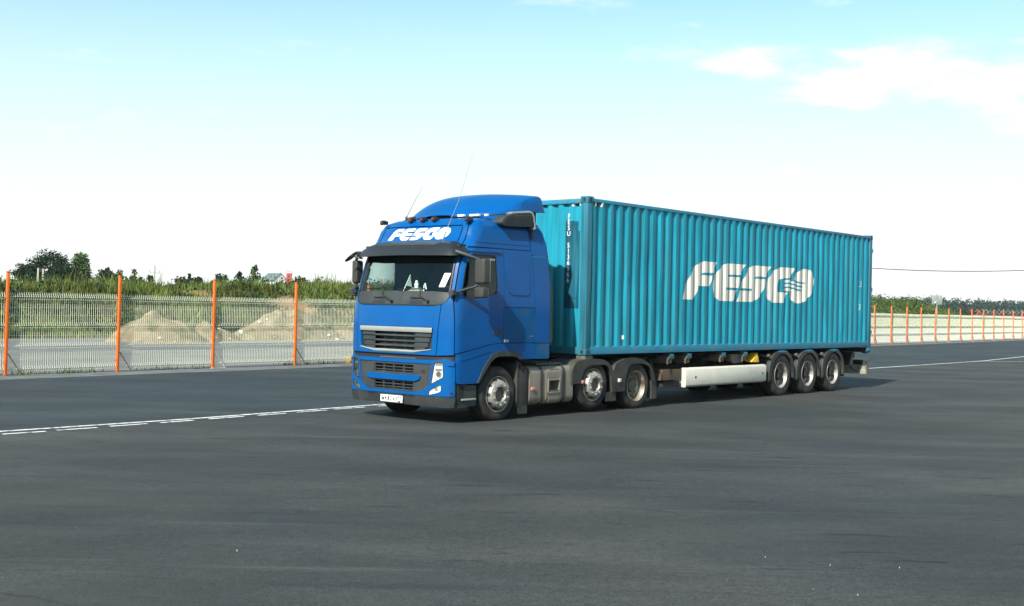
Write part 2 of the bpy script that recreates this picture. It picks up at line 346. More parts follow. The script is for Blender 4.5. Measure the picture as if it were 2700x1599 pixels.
bp = tn(t, 'ShaderNodeBump'); bp.inputs['Strength'].default_value = 0.5; bp.inputs['Distance'].default_value = 0.06; t.links.new(tnoise(t, co, 5.0, 6), bp.inputs['Height']); t.links.new(bp.outputs[0], b.inputs['Normal'])
tag(obj('ground', me, gm), kind='structure')

am = bpy.data.materials.new('worn_asphalt'); am.use_nodes = True; t = am.node_tree; b = t.nodes['Principled BSDF']; b.inputs['Specular IOR Level'].default_value = 0.28
co = tn(t, 'ShaderNodeTexCoord').outputs['Object']
base = tmix(t, tmap(t, tnoise(t, co, 0.16, 5), 0.38, 0.62), (0.0085, 0.016, 0.0195), (0.032, 0.0325, 0.0275))
base = tmix(t, tmap(t, tnoise(t, co, 0.9, 7, 0.6, (0.35, 1.5, 1, 0.35)), 0.5, 0.72), base, tmix(t, 0.62, base, (0.010, 0.0115, 0.013)))
base = tmix(t, tmap(t, tnoise(t, co, 0.45, 7, 0.6, (0.5, 1.3, 1, 0.9)), 0.52, 0.74), base, tmix(t, 0.5, base, (0.088, 0.09, 0.088)))
fine = tnoise(t, co, 42, 3, 0.7)
base = tmix(t, tmap(t, fine, 0.3, 0.7), tmix(t, 0.55, base, (0.010, 0.011, 0.012)), tmix(t, 0.22, base, (0.19, 0.19, 0.185)))
base = tmix(t, tmap(t, tnoise(t, co, 11, 5, 0.75), 0.35, 0.65), tmix(t, 0.28, base, (0.012, 0.013, 0.015)), tmix(t, 0.08, base, (0.16, 0.16, 0.155)))
sp = tn(t, 'ShaderNodeTexVoronoi'); sp.inputs['Scale'].default_value = 3.2; t.links.new(co, sp.inputs['Vector'])      # scattered pale chips
base = tmix(t, tmap(t, sp.outputs['Distance'], 0.018, 0.03, 0.75, 0.0), base, (0.26, 0.26, 0.25))
# scuffs: short dark marks, broken hairline cracks
sc1 = tnoise(t, co, 2.6, 6, 0.65, (0.28, 1.6, 1, 0.25)); base = tmix(t, tmap(t, sc1, 0.61, 0.67, 0.0, 0.8), base, (0.009, 0.010, 0.011))
wn = tn(t, 'ShaderNodeTexNoise'); wn.inputs['Scale'].default_value = 1.2; wn.inputs['Detail'].default_value = 4; t.links.new(co, wn.inputs[0])
wm = tn(t, 'ShaderNodeMix', data_type='RGBA', blend_type='LINEAR_LIGHT'); wm.inputs[0].default_value = 0.35; t.links.new(co, wm.inputs[6]); t.links.new(wn.outputs['Color'], wm.inputs[7])
vo = tn(t, 'ShaderNodeTexVoronoi', feature='DISTANCE_TO_EDGE'); vo.inputs['Scale'].default_value = 0.34; t.links.new(wm.outputs[2], vo.inputs['Vector'])
vd = tn(t, 'ShaderNodeVectorMath', operation='DOT_PRODUCT'); t.links.new(co, vd.inputs[0]); vd.inputs[1].default_value = (-0.788, 0.616, 0)      # newer, bluer surfacing beyond the painted line
base = tmix(t, tmap(t, vd.outputs['Value'], 15.85, 16.1), base, tmix(t, 0.5, base, (0.015, 0.032, 0.042)))
base = tmix(t, tmap(t, tnoise(t, co, 0.42, 4, 0.55, (0.6, 1.2, 1, 0.5)), 0.42, 0.60, 0.38, 0.0), base, (0.006, 0.0085, 0.0105))      # broad darker blotches
base = tmix(t, tmap(t, tnoise(t, co, 0.27, 4, 0.55, (0.7, 1.3, 1, 0.2)), 0.52, 0.70, 0.0, 0.35), base, (0.066, 0.063, 0.053))
crk = tn(t, 'ShaderNodeMath', operation='MULTIPLY'); t.links.new(tmap(t, vo.outputs['Distance'], 0.001, 0.006, 0.6, 0.0), crk.inputs[0]); t.links.new(tmap(t, tnoise(t, co, 0.5, 3), 0.55, 0.66), crk.inputs[1])
st2 = tnoise(t, co, 0.8, 6, 0.62, (0.14, 2.4, 1, 0.75)); base = tmix(t, tmap(t, st2, 0.58, 0.72, 0.0, 0.5), base, (0.013, 0.015, 0.018))     # long smears left by turning tyres
st3 = tnoise(t, co, 1.1, 6, 0.62, (0.12, 2.2, 1, -0.15)); base = tmix(t, tmap(t, st3, 0.60, 0.74, 0.0, 0.4), base, (0.095, 0.094, 0.088))
oil = tnoise(t, co, 0.33, 4, 0.5); base = tmix(t, tmap(t, oil, 0.68, 0.74, 0.0, 0.55), base, (0.010, 0.011, 0.012))
base = tmix(t, crk.outputs[0], base, (0.010, 0.010, 0.011))
t.links.new(base, b.inputs['Base Color']); t.links.new(tmap(t, tnoise(t, co, 0.7, 5), 0.3, 0.7, 0.68, 0.92), b.inputs['Roughness'])
bp = tn(t, 'ShaderNodeBump'); bp.inputs['Strength'].default_value = 0.55; bp.inputs['Distance'].default_value = 0.012; t.links.new(fine, bp.inputs['Height']); t.links.new(bp.outputs[0], b.inputs['Normal'])
F0 = Vector((FX, FY, 0))
e0 = F0 + FN * 1.32
def strip(path, w, z, jit=0.0):
    L, R = [], []
    for i, p in enumerate(path):
        p = Vector((p[0], p[1], 0)); d = Vector(path[min(i + 1, len(path) - 1)]) - Vector(path[max(i - 1, 0)]); nrm = Vector((-d.y, d.x, 0)).normalized()
        L.append(p + nrm * (w / 2 + jit * random.uniform(-1, 1)) + Vector((0, 0, z))); R.append(p - nrm * (w / 2 + jit * random.uniform(-1, 1)) + Vector((0, 0, z)))
    return L, R
def add_strip(mb, path, w, z, jit=0.0):
    L, R = strip(path, w, z, jit); mb.grid([[a, b] for a, b in zip(L, R)])
mb = MB(); mb.add([e0 - FD * 150 + Vector((0, 0, .004)), e0 + FD * 330 + Vector((0, 0, .004)), e0 + FD * 330 + FN * 320 + Vector((0, 0, .004)), e0 - FD * 150 + FN * 320 + Vector((0, 0, .004))], [(0, 1, 2, 3)])
yard = tag(obj('road', mb.mesh('road', 0, 0), am), kind='structure')
vm = mat('verge_concrete', (0.098, 0.102, 0.103), 0.9, var=0.25, scale=1.5, bump=0.2, bscale=30, dirt=(0.06, 0.055, 0.04), dirt_lo=0.55, dirt_hi=0.72, dirt_scale=1.3)
mb = MB(); path = [e0 - FN * 0.0 + FD * q for q in ticks(-60, 200, 0.8)]
L = [p + FN * (0.10 * n2(p.x, p.y, 0.6, 4) + 0.04 * n2(p.x, p.y, 3, 4)) + Vector((0, 0, .008)) for p in path]; R = [p - FN * 1.75 + Vector((0, 0, .008)) for p in path]
mb.grid([[a, b] for a, b in zip(L, R)]); tag(obj('verge', mb.mesh('verge', 0, 0), vm), kind='structure')
pm = mat('road_paint_white', (0.62, 0.63, 0.62), 0.7, var=0.12, scale=6, dirt=(0.12, 0.13, 0.135), dirt_lo=0.50, dirt_hi=0.66, dirt_scale=9)
MT['roadpaint'] = pm
line = [(-16, 6.3), (-9.4, 14.0), (-7.14, 16.68), (-5.09, 19.05), (-2.29, 22.74), (5, 32.2), (12.59, 41.97), (20.3, 51.34), (25.29, 58.63), (33, 69)]
lp = []
for i in range(len(line) - 1):
    n = 14
    for k in range(n): lp.append((line[i][0] + (line[i + 1][0] - line[i][0]) * k / n, line[i][1] + (line[i + 1][1] - line[i][1]) * k / n))
mb = MB(); add_strip(mb, [Vector((*p, 0)) for p in lp], 0.105, 0.008, 0.006); tag(obj('lane_line', mb.mesh('lane_line', 0, 0), pm, yard), kind=None)
mb = MB(); add_strip(mb, [Vector((20.2, 50.95, 0)), Vector((22.1, 51.32, 0)), Vector((31, 52.9, 0))], 0.11, 0.012); obj('lane_line', mb.mesh('lane_line', 0, 0), pm, yard)
dashes = [((-7.02, 16.40), (-6.60, 16.86)), ((-6.51, 17.03), (-6.10, 17.50)), ((-5.98, 17.70), (-5.58, 18.19)), ((-5.43, 18.37), (-5.05, 18.86)), ((-4.88, 19.11), (-4.44, 19.68)), ((-4.25, 19.89), (-3.88, 20.37)), ((-3.74, 20.6), (-3.30, 21.15)), ((-3.2, 21.35), (-2.72, 21.93)), ((-2.5, 22.18), (-2.05, 22.75)), ((-7.55, 15.7), (-7.15, 16.2))]
for a, c in dashes:
    a = (a[0] + .052, a[1] - .046); c = (c[0] + .052, c[1] - .046)
    mb = MB(); add_strip(mb, [Vector((*a, 0)), Vector(((a[0] + c[0]) / 2, (a[1] + c[1]) / 2, 0)), Vector((*c, 0))], 0.085, 0.008, 0.004); obj('lane_dash', mb.mesh('lane_dash', 0, 0), pm, yard)
# small litter on the yard
def ground_at(px, py):
    d = fw + r2 * ((px - 1350) / 3135.82) - u2 * ((py - 799.5) / 3135.82); k = CAM_H / -d.z; return Vector((d.x * k, d.y * k, 0))
for i, (px, py, sz, lab) in enumerate([(2018, 1473, .005, 'tiny white scrap of paper lying alone on the asphalt, middle right'), (2189, 1494, .0055, 'tiny white chip on the asphalt below the trailer rear'), (2372, 1501, .0055, 'rightmost tiny white chip on the asphalt'), (2262, 1573, .0045, 'tiny white chip on the asphalt nearest the lower edge of the photo'), (625, 1456, .005, 'tiny white chip on the asphalt in the left foreground')]):
    p = ground_at(px, py); mb = MB(); pr = [(sz * (0.6 + 0.5 * random.random()) * math.cos(a * PI / 3), 0.55 * sz * math.sin(a * PI / 3)) for a in range(6)]
    mb.prism(pr, 2, 0.0, 0.012); o = obj('paper_scrap', mb.mesh('paper_scrap', 0.001), 'cream'); o.location = p + Vector((0, 0, .005)); o.rotation_euler = (0, 0, random.random() * 3); tag(o, lab, 'litter', 'white scraps lying on the asphalt')

# ------------------------------------------------------------------ mesh fence
fence = root('mesh_fence', 'long cream wire mesh fence with orange square posts along the yard edge', 'fence', (FX, FY, 0), FA)
NB = 51; PW = FSP - 0.10
zt = [0.06, 0.10, 0.16, 0.22, 0.655, 0.715, 0.775, 1.16, 1.22, 1.28, 1.86, 1.92, 1.98, 2.03]
zy = [0, 0, -0.035, 0, 0, -0.035, 0, 0, -0.035, 0, 0, -0.035, 0, 0]
zh = [0.10, 0.22, 0.40, 0.655, 0.775, 0.97, 1.16, 1.28, 1.47, 1.66, 1.86, 1.98]
mb = MB(); rr = 0.0036
for i in range(NB):
    x = 0.05 + i * PW / (NB - 1); vs = []
    for zz, yy in zip(zt, zy): vs += [(x - rr, yy - rr, zz), (x + rr, yy - rr, zz), (x + rr, yy + rr, zz), (x - rr, yy + rr, zz)]
    fs = []
    for k in range(len(zt) - 1):
        for q in range(4): fs.append((k * 4 + q, k * 4 + (q + 1) % 4, k * 4 + 4 + (q + 1) % 4, k * 4 + 4 + q))
    mb.add(vs, fs)
for zz in zh: mb.box(0.05, 0.05 + PW, 0.005, 0.013, zz - 0.004, zz + 0.004)
for zz in (0.16, 0.715, 1.22, 1.92): mb.box(0.05, 0.05 + PW, -0.03, -0.022, zz - 0.004, zz + 0.004)
panel = obj('mesh_panel', mb.mesh('mesh_panel', 0, 0), 'mesh', fence)
mb = MB(); mb.box(-0.032, 0.032, -0.07, -0.006, 0.0, FH); mb.box(-0.036, 0.036, -0.074, -0.002, FH - 0.02, FH + 0.012)
for zz in (0.3, 0.9, 1.5, 1.9): mb.box(-0.06, 0.06, -0.004, 0.02, zz - 0.02, zz + 0.02)
post = obj('fence_post', mb.mesh('fence_post', 0.006), 'orange', fence)
mb = MB(); mb.tube([(0.05, -0.05, 0.52), (0.37, -0.12, 0.02)], 0.017, 5); mb.box(-0.09, 0.42, -0.16, -0.02, 0.0, 0.022)
brace = obj('post_brace', mb.mesh('post_brace', 0, 30), 'brace', fence)
bw = brace.data.copy(); bw.materials.clear(); bw.materials.append(MT['cream'])
for i in range(-4, 46):
    p = post if i == -4 else copy_part(post, fence, (0, 0, 0)); p.location = (i * FSP, 0, 0); p.rotation_euler = (random.uniform(-.016, .016), random.uniform(-.012, .020) + (0.012 if i == 0 else 0), random.uniform(-.05, .05))
    c = brace if i == -4 else copy_part(brace, fence, (0, 0, 0)); c.location = (i * FSP, 0, 0)
    if i in (2, 9, 14, 24, 26, 28): c.data = bw; tag(c, 'white painted brace')
    q = panel if i == -4 else copy_part(panel, fence, (0, 0, 0)); q.location = (i * FSP, 0, random.uniform(-.012, .012)); q.rotation_euler = (0, random.uniform(-.003, .003), 0)

# ------------------------------------------------------------------ plants
def leafmat(name, base, var=0.5, trans=0.25, tone=True, scale=0.8):
    m = bpy.data.materials.new(name); m.use_nodes = True; t = m.node_tree; b = t.nodes['Principled BSDF']; o = t.nodes['Material Output']
    b.inputs['Roughness'].default_value = 0.75; b.inputs['Specular IOR Level'].default_value = 0.15
    co = tn(t, 'ShaderNodeTexCoord').outputs['Object']
    c = tmix(t, tmap(t, tnoise(t, co, scale, 4), 0.35, 0.65), tuple(v * (1 - var) for v in base), tuple(v * (1 + var) for v in base))
    if tone:
        a = tn(t, 'ShaderNodeAttribute', attribute_name='tone'); c = tmix(t, 1.0, c, a.outputs['Color'], 'MULTIPLY')
    t.links.new(c, b.inputs['Base Color']); tr = tn(t, 'ShaderNodeBsdfTranslucent'); t.links.new(c, tr.inputs[0])
    mx = tn(t, 'ShaderNodeMixShader'); mx.inputs[0].default_value = trans; t.links.new(b.outputs[0], mx.inputs[1]); t.links.new(tr.outputs[0], mx.inputs[2]); t.links.new(mx.outputs[0], o.inputs[0]); return m
LM = dict(dark=leafmat('dark_leaves', (0.013, 0.030, 0.013)), mid=leafmat('mid_leaves', (0.065, 0.11, 0.028)), light=leafmat('light_leaves', (0.075, 0.12, 0.03)),
          grass=leafmat('grass_blades', (0.125, 0.16, 0.038), 0.45, 0.3, scale=0.25), dry=leafmat('dry_stalks', (0.16, 0.13, 0.06), 0.3, 0.2), far=leafmat('far_forest_leaves', (0.024, 0.046, 0.034), 0.4, 0.1, scale=0.03), bark=None)
MT['bark'] = mat('bark', (0.06, 0.045, 0.03), 0.9, var=0.3, scale=5)
def leaf_mesh(name, P, size, tone, up=0.3):
    n = len(P); d = rng.normal(size=(n, 3)); d[:, 2] = d[:, 2] * 0.7 + up; d /= np.linalg.norm(d, axis=1)[:, None]
    a = rng.normal(size=(n, 3)); e1 = np.cross(d, a); e1 /= np.linalg.norm(e1, axis=1)[:, None]; e2 = np.cross(d, e1)
    s = np.asarray(size).reshape(-1, 1) * rng.uniform(0.6, 1.3, (n, 1)); w = s * rng.uniform(0.45, 0.75, (n, 1))
    V = np.stack([P - e1 * s, P + e2 * w, P + e1 * s, P - e2 * w], 1).reshape(-1, 3)
    me = bpy.data.meshes.new(name); me.vertices.add(4 * n); me.vertices.foreach_set('co', V.ravel()); me.loops.add(4 * n); me.loops.foreach_set('vertex_index', np.arange(4 * n)); me.polygons.add(n); me.polygons.foreach_set('loop_start', np.arange(n) * 4)
    me.update(calc_edges=True); ca = me.color_attributes.new('tone', 'FLOAT_COLOR', 'POINT'); T = np.repeat(np.asarray(tone), 4, 0); ca.data.foreach_set('color', np.concatenate([T, np.ones((4 * n, 1))], 1).astype(np.float32).ravel()); return me
def blades(name, P, H, Wd, lean, tone):
    n = len(P); a = rng.uniform(0, 2 * PI, n); dx = np.stack([np.cos(a), np.sin(a), np.zeros(n)], 1) * (Wd / 2)[:, None]
    ln = rng.normal(size=(n, 3)) * lean; ln[:, 2] = 0; tip = P + ln * H[:, None]; tip[:, 2] += H
    V = np.stack([P - dx, P + dx, tip], 1).reshape(-1, 3)
    me = bpy.data.meshes.new(name); me.vertices.add(3 * n); me.vertices.foreach_set('co', V.ravel()); me.loops.add(3 * n); me.loops.foreach_set('vertex_index', np.arange(3 * n)); me.polygons.add(n); me.polygons.foreach_set('loop_start', np.arange(n) * 3)
    me.update(calc_edges=True); ca = me.color_attributes.new('tone', 'FLOAT_COLOR', 'POINT'); T = np.repeat(np.asarray(tone), 3, 0); ca.data.foreach_set('color', np.concatenate([T, np.ones((3 * n, 1))], 1).astype(np.float32).ravel()); return me
def ball(n):
    u = rng.normal(size=(n, 3)); u /= np.linalg.norm(u, axis=1)[:, None]; return u * rng.uniform(0, 1, (n, 1))**0.45
def tones(n, lo=0.6, hi=1.35, warm=0.25):
    v = rng.uniform(lo, hi, (n, 1)); w = rng.uniform(-warm, warm, (n, 1)); return np.concatenate([v * (1 + w), v, v * (1 - 0.6 * w)], 1)
def bare(x, y):
    for a, c, rx, ry in SCARS:
        if ((x - a) / rx)**2 + ((y - c) / ry)**2 < 1 + 0.5 * n2(x, y, 0.9, 7): return True
    return False
def bank_points(n, dmin, dmax, t0, t1):
    seg = []; P = []
    ln = [math.dist(BANK[i], BANK[i + 1]) for i in range(len(BANK) - 1)]; tot = sum(ln)
    while len(P) < n:
        q = random.uniform(t0, t1); i = 0
        while q > ln[i]: q -= ln[i]; i += 1
        ax, ay = BANK[i]; bx, by = BANK[i + 1]; ux, uy = (bx - ax) / ln[i], (by - ay) / ln[i]; d = random.uniform(dmin, dmax)
        x, y = ax + ux * q - uy * d, ay + uy * q + ux * d
        P.append((x, y, d))
    return P
CUM = [0]
for i in range(len(BANK) - 1): CUM.append(CUM[-1] + math.dist(BANK[i], BANK[i + 1]))
def grass_patch(name, n, t0, t1, dmin, dmax, hlo, hhi, m, clump=5, wd=0.07, sp=0.25, thr=-0.35, lean=0.22):
    P = []; H = []; T = []
    for x, y, d in bank_points(n, dmin, dmax, t0, t1):
        if bare(x, y) or n2(x, y, 0.30, 11) < thr - .3: continue
        f = 0.75 + 0.6 * (n2(x, y, 0.16, 13) + 0.4); tb = tones(1)[0] * (0.8 + 0.5 * (n2(x, y, 0.5, 17) + 0.3)); h = random.uniform(hlo, hhi) * f
        for k in range(clump):
            px, py = x + random.gauss(0, sp), y + random.gauss(0, sp); P.append((px, py, ground_h(px, py) - 0.04)); H.append(h * random.uniform(0.6, 1.15)); T.append(tb)
    P = np.array(P); H = np.array(H); o = obj(name, blades(name, P, H, rng.uniform(wd * 0.6, wd * 1.3, len(P)), lean, np.array(T)), LM[m]); return tag(o, kind='stuff')
g1 = grass_patch('grass', 10500, CUM[2] + 4, CUM[7], 0.2, 13, 0.30, 0.70, 'grass', 7, 0.12, 0.3)
g2 = grass_patch('tall_grass', 900, CUM[2] + 4, CUM[7], 6, 14, 0.7, 1.25, 'grass', 4, 0.07, 0.2)
g3 = grass_patch('dry_stalks', 420, CUM[2] + 4, CUM[7], 2, 13, 0.6, 1.3, 'dry', 3, 0.035, 0.15, lean=0.12)
g5 = grass_patch('grass', 3600, CUM[1], CUM[4], 10, 40, 0.45, 0.95, 'grass', 6, 0.12, 0.4); tag(g5, 'rough grass over the flat ground behind the bank crest at the far left', 'grass')
g4 = grass_patch('grass', 2600, CUM[7] + 40, CUM[10], 0.5, 22, 0.5, 1.1, 'grass', 5, 0.16, 0.5)
for o, lab in ((g1, 'short green grass covering the earth bank behind the mesh fence'), (g2, 'taller grass along the crest of the bank'), (g3, 'thin dry stalks standing in the bank grass'), (g4, 'rough grass on the low hill beyond the right end of the fence')): tag(o, lab, 'grass')
P = []
for k in range(900):  # tufts added to draw the thin shadow line under the mesh
    q = random.uniform(-8, 60); off = random.gauss(0.05, 0.10); p = F0 + FD * q - FN * off
    if n2(p.x, p.y, 0.5, 31) > -0.05: P += [(p.x + random.gauss(0, .06), p.y + random.gauss(0, .06), 0) for _ in range(4)]
P = np.array(P); tag(obj('grass', blades('grass', P, rng.uniform(.05, .22, len(P)), rng.uniform(.012, .03, len(P)), 0.4, tones(len(P), .35, 1.0)), LM['grass']), 'sparse grass tufts added as the dark shadow line along the foot of the mesh fence', 'grass', kind='stuff')
# leafy weeds low on the bank and on the crest (uncountable)
def weed_patch(name, n, t0, t1, dmin, dmax, r, m, leaf, nl, lab, cond=None, ht=1.0):
    P = []; T = []; S = []
    for x, y, d in bank_points(n, dmin, dmax, t0, t1):
        if bare(x, y) or (cond and not cond(x, y, d)): continue
        z = ground_h(x, y); rr = r * random.uniform(0.5, 1.4); tb = tones(1, 0.5, 1.3)[0]
        q = ball(nl) * np.array([0.75, 0.75, 0.7]) * rr; q[:, 2] = np.abs(q[:, 2]) * ht + 0.05
        P.append(q + np.array([x, y, z])); T.append(np.repeat(tb[None], nl, 0) * rng.uniform(0.75, 1.2, (nl, 1))); S += [leaf] * nl
    o = obj(name, leaf_mesh(name, np.concatenate(P), np.array(S), np.concatenate(T)), LM[m]); return tag(o, lab, 'weeds', kind='stuff')
weed_patch('weeds', 420, CUM[2] + 4, CUM[7], 0.3, 9, 0.75, 'mid', 0.085, 46, 'leafy green weeds growing over the bank behind the fence', lambda x, y, d: n2(x, y, 0.25, 21) > -0.1)
weed_patch('weeds', 420, CUM[2] + 4, CUM[6] + 4, 0.3, 5.5, 0.85, 'dark', 0.09, 56, 'dark weeds low on the bank face behind the fence', lambda x, y, d: n2(x, y, 0.2, 23) > -0.12)
weed_patch('weeds', 420, CUM[7] + 45, CUM[8] + 26, 3, 22, 1.7, 'light', 0.15, 80, 'yellow green scrub on the low hill right of the trailer')
weed_patch('weeds', 420, CUM[8] + 10, CUM[11], 4, 40, 2.2, 'mid', 0.17, 80, 'green scrub in front of the far forest at the right', ht=1.15)

def tree(name, lab, cat, loc, h, rad, m, leaf, nclump, nleaf, trunk_h=0.35, shape='round', group=None, trunk_r=None):
    t = root(name, lab, cat, loc, random.random() * 6, group=group); mb = MB(); tr = trunk_r or h * 0.022
    top = h * (0.9 if shape != 'round' else 0.7); pts = [(0, 0, -0.3), (0.02 * h * random.uniform(-1, 1), 0.02 * h * random.uniform(-1, 1), h * 0.35), (0.03 * h * random.uniform(-1, 1), 0.03 * h * random.uniform(-1, 1), top)]
    mb.tube(pts, [tr * 1.3, tr, tr * 0.25], 7)
    C = []
    for k in range(nclump):
        while True:
            if shape == 'round':
                u = rng.normal(size=3); u /= np.linalg.norm(u); q = u * random.uniform(0.5, 1.0)**0.6
                c = np.array([q[0] * rad, q[1] * rad, h * (trunk_h + (1 - trunk_h) / 2) + q[2] * h * (1 - trunk_h) / 2])
                if c[2] > trunk_h * h * 0.7: break
            elif shape == 'cone':
                f = random.random()**0.8; a = random.random() * 2 * PI; rr = rad * (1 - f)**0.85 * random.uniform(0.35, 1.0); c = np.array([rr * math.cos(a), rr * math.sin(a), h * (trunk_h + (1 - trunk_h) * f)]); break
            else:
                f = random.random(); a = random.random() * 2 * PI; rr = rad * math.sin(PI * min(1, 0.18 + 0.82 * f))**0.8 * random.uniform(0.2, 1.0); c = np.array([rr * math.cos(a), rr * math.sin(a), h * (trunk_h + (1 - trunk_h) * f)]); break
        C.append(c)
    for c in C[: min(14, nclump)]:
        z0 = max(h * 0.18, c[2] * 0.62); mb.tube([(0, 0, z0), tuple((np.array([0, 0, z0]) + c) / 2 + np.array([0, 0, 0.04 * h])), tuple(c)], [tr * 0.45, tr * 0.3, tr * 0.1], 5)
    mb.build('trunk', 'bark', t)
    P = []; T = []
    cs = {'round': 0.20 * rad, 'cone': 0.20 * rad, 'oval': 0.22 * rad}[shape]
    for c in C:
        q = ball(nleaf) * 1.75 * np.array([cs, cs, cs * (0.55 if shape == 'cone' else 0.8)]); P.append(q + c); T.append(np.repeat(tones(1, 0.55, 1.35)[0][None], nleaf, 0) * rng.uniform(0.8, 1.2, (nleaf, 1)))
    me = leaf_mesh('crown', np.concatenate(P), leaf, np.concatenate(T)); obj('crown', me, LM[m], t); return t
def gz(x, y): return ground_h(x, y)
tree('broad_tree', 'dark broad round tree rising behind the bank at the far left', 'tree', (-48.5, 125, 0.8), 5.9, 2.35, 'dark', 0.11, 150, 70, 0.10)
tree('broad_tree', 'low dark tree crown joined to the left side of the big round tree', 'tree', (-50.75, 124, 0.9), 4.4, 1.6, 'dark', 0.11, 90, 60, 0.08)
tree('broad_tree', 'low dark tree between the big round tree and the pale feathery tree', 'tree', (-46.2, 123, 0.9), 4.6, 1.5, 'dark', 0.11, 90, 60, 0.08)
tree('broad_tree', 'dark tree cut by the left edge of the photo', 'tree', (-54.2, 122.5, 0.6), 4.3, 1.2, 'dark', 0.11, 70, 60, 0.08)
tree('feathery_tree', 'pale green feathery tree with a pointed top beside the dark round tree', 'tree', (-54.5, 150, 0), 7.4, 2.7, 'mid', 0.13, 170, 36, 0.1, 'cone')
tree('broad_tree', 'small dark tree right of the pale feathery tree', 'tree', (-50.6, 148, 0), 5.6, 1.5, 'dark', 0.16, 70, 40, 0.1)
tree('young_conifer', 'lone thin young conifer left of the second fence post', 'tree', (-40.9, 120, 1.2), 3.8, 0.75, 'dark', 0.12, 60, 12, 0.05, 'cone')
tree('bushy_sapling', 'bushy sapling just right of the second fence post', 'tree', (-37.0, 112, 1.2), 3.3, 0.95, 'mid', 0.13, 60, 16, 0.08, 'oval')
tree('young_conifer', 'thin pale young conifer between the bushy sapling and the utility pole', 'tree', (-35.0, 110, 1.2), 3.5, 0.8, 'mid', 0.11, 56, 10, 0.05, 'cone')
tree('young_conifer', 'tiny conifer sapling left of the third fence post', 'tree', (-25.0, 92, 2.0), 2.0, 0.32, 'dark', 0.09, 36, 8, 0.05, 'cone')
tree('bushy_sapling', 'leafy sapling on the bank crest nearest the house roof', 'tree', (-16.9, 78, 2.5), 1.75, 0.42, 'mid', 0.09, 40, 10, 0.05, 'oval')
tree('bushy_sapling', 'smaller leafy sapling on the bank crest left of the sapling nearest the house', 'tree', (-17.9, 78, 2.5), 1.3, 0.36, 'dark', 0.09, 36, 10, 0.05, 'oval')
tree('shrub', 'round dark shrub on the crest right of the brick chimney', 'shrub', (-14.3, 80, 2.3), 1.35, 0.62, 'dark', 0.10, 40, 14, 0.05)
for i, (px, dist, h, r_, kind, lb) in enumerate([(470, 105, 3.0, 1.0, 'round', 'low dark shrub behind the crest right of the utility pole'), (512, 108, 3.3, 0.9, 'round', 'shrub behind the crest farther right of the utility pole'), (362, 112, 3.3, 1.0, 'round', 'low shrub left of the utility pole'), (395, 115, 3.2, 0.7, 'cone', 'small pointed shrub just left of the utility pole'), (578, 100, 3.1, 0.9, 'round', 'low shrub behind the crest right of the third fence post')]):
    x = (px - 1350) / 3135.82 * dist; tree('shrub', lb, 'shrub', (x, dist, 1.0), h, r_, 'dark', 0.16, 46, 16, 0.05, kind)
weed_patch('weeds', 300, CUM[2] + 4, CUM[7], 3, 12, 1.1, 'dark', 0.09, 70, 'dark leafy clumps scattered over the crest of the bank', lambda x, y, d: n2(x, y, 0.35, 41) > 0.05)
# far forest reads as one mass
P = []; T = []; S = []
for k in range(1250):
    x = random.uniform(40, 430); y = 560 + random.random() * 170; h = random.uniform(8.5, 12.6) * (1 + 0.08 * n2(x, y, 0.03, 2)); w = random.uniform(2.2, 4.2); nl = 150
    u = rng.normal(size=(nl, 3)); u /= np.linalg.norm(u, axis=1)[:, None]; q = u * np.array([w, w, h * 0.42]) * rng.uniform(0.6, 1, (nl, 1)); q[:, 2] += h * 0.56
    P.append(q + np.array([x, y, 0])); T.append(np.repeat(tones(1, 0.6, 1.3)[0][None], nl, 0)); S += [0.55] * nl
tag(obj('forest', leaf_mesh('forest', np.concatenate(P), np.array(S), np.concatenate(T)), LM['far']), 'far dark forest closing the horizon', 'forest', kind='stuff')

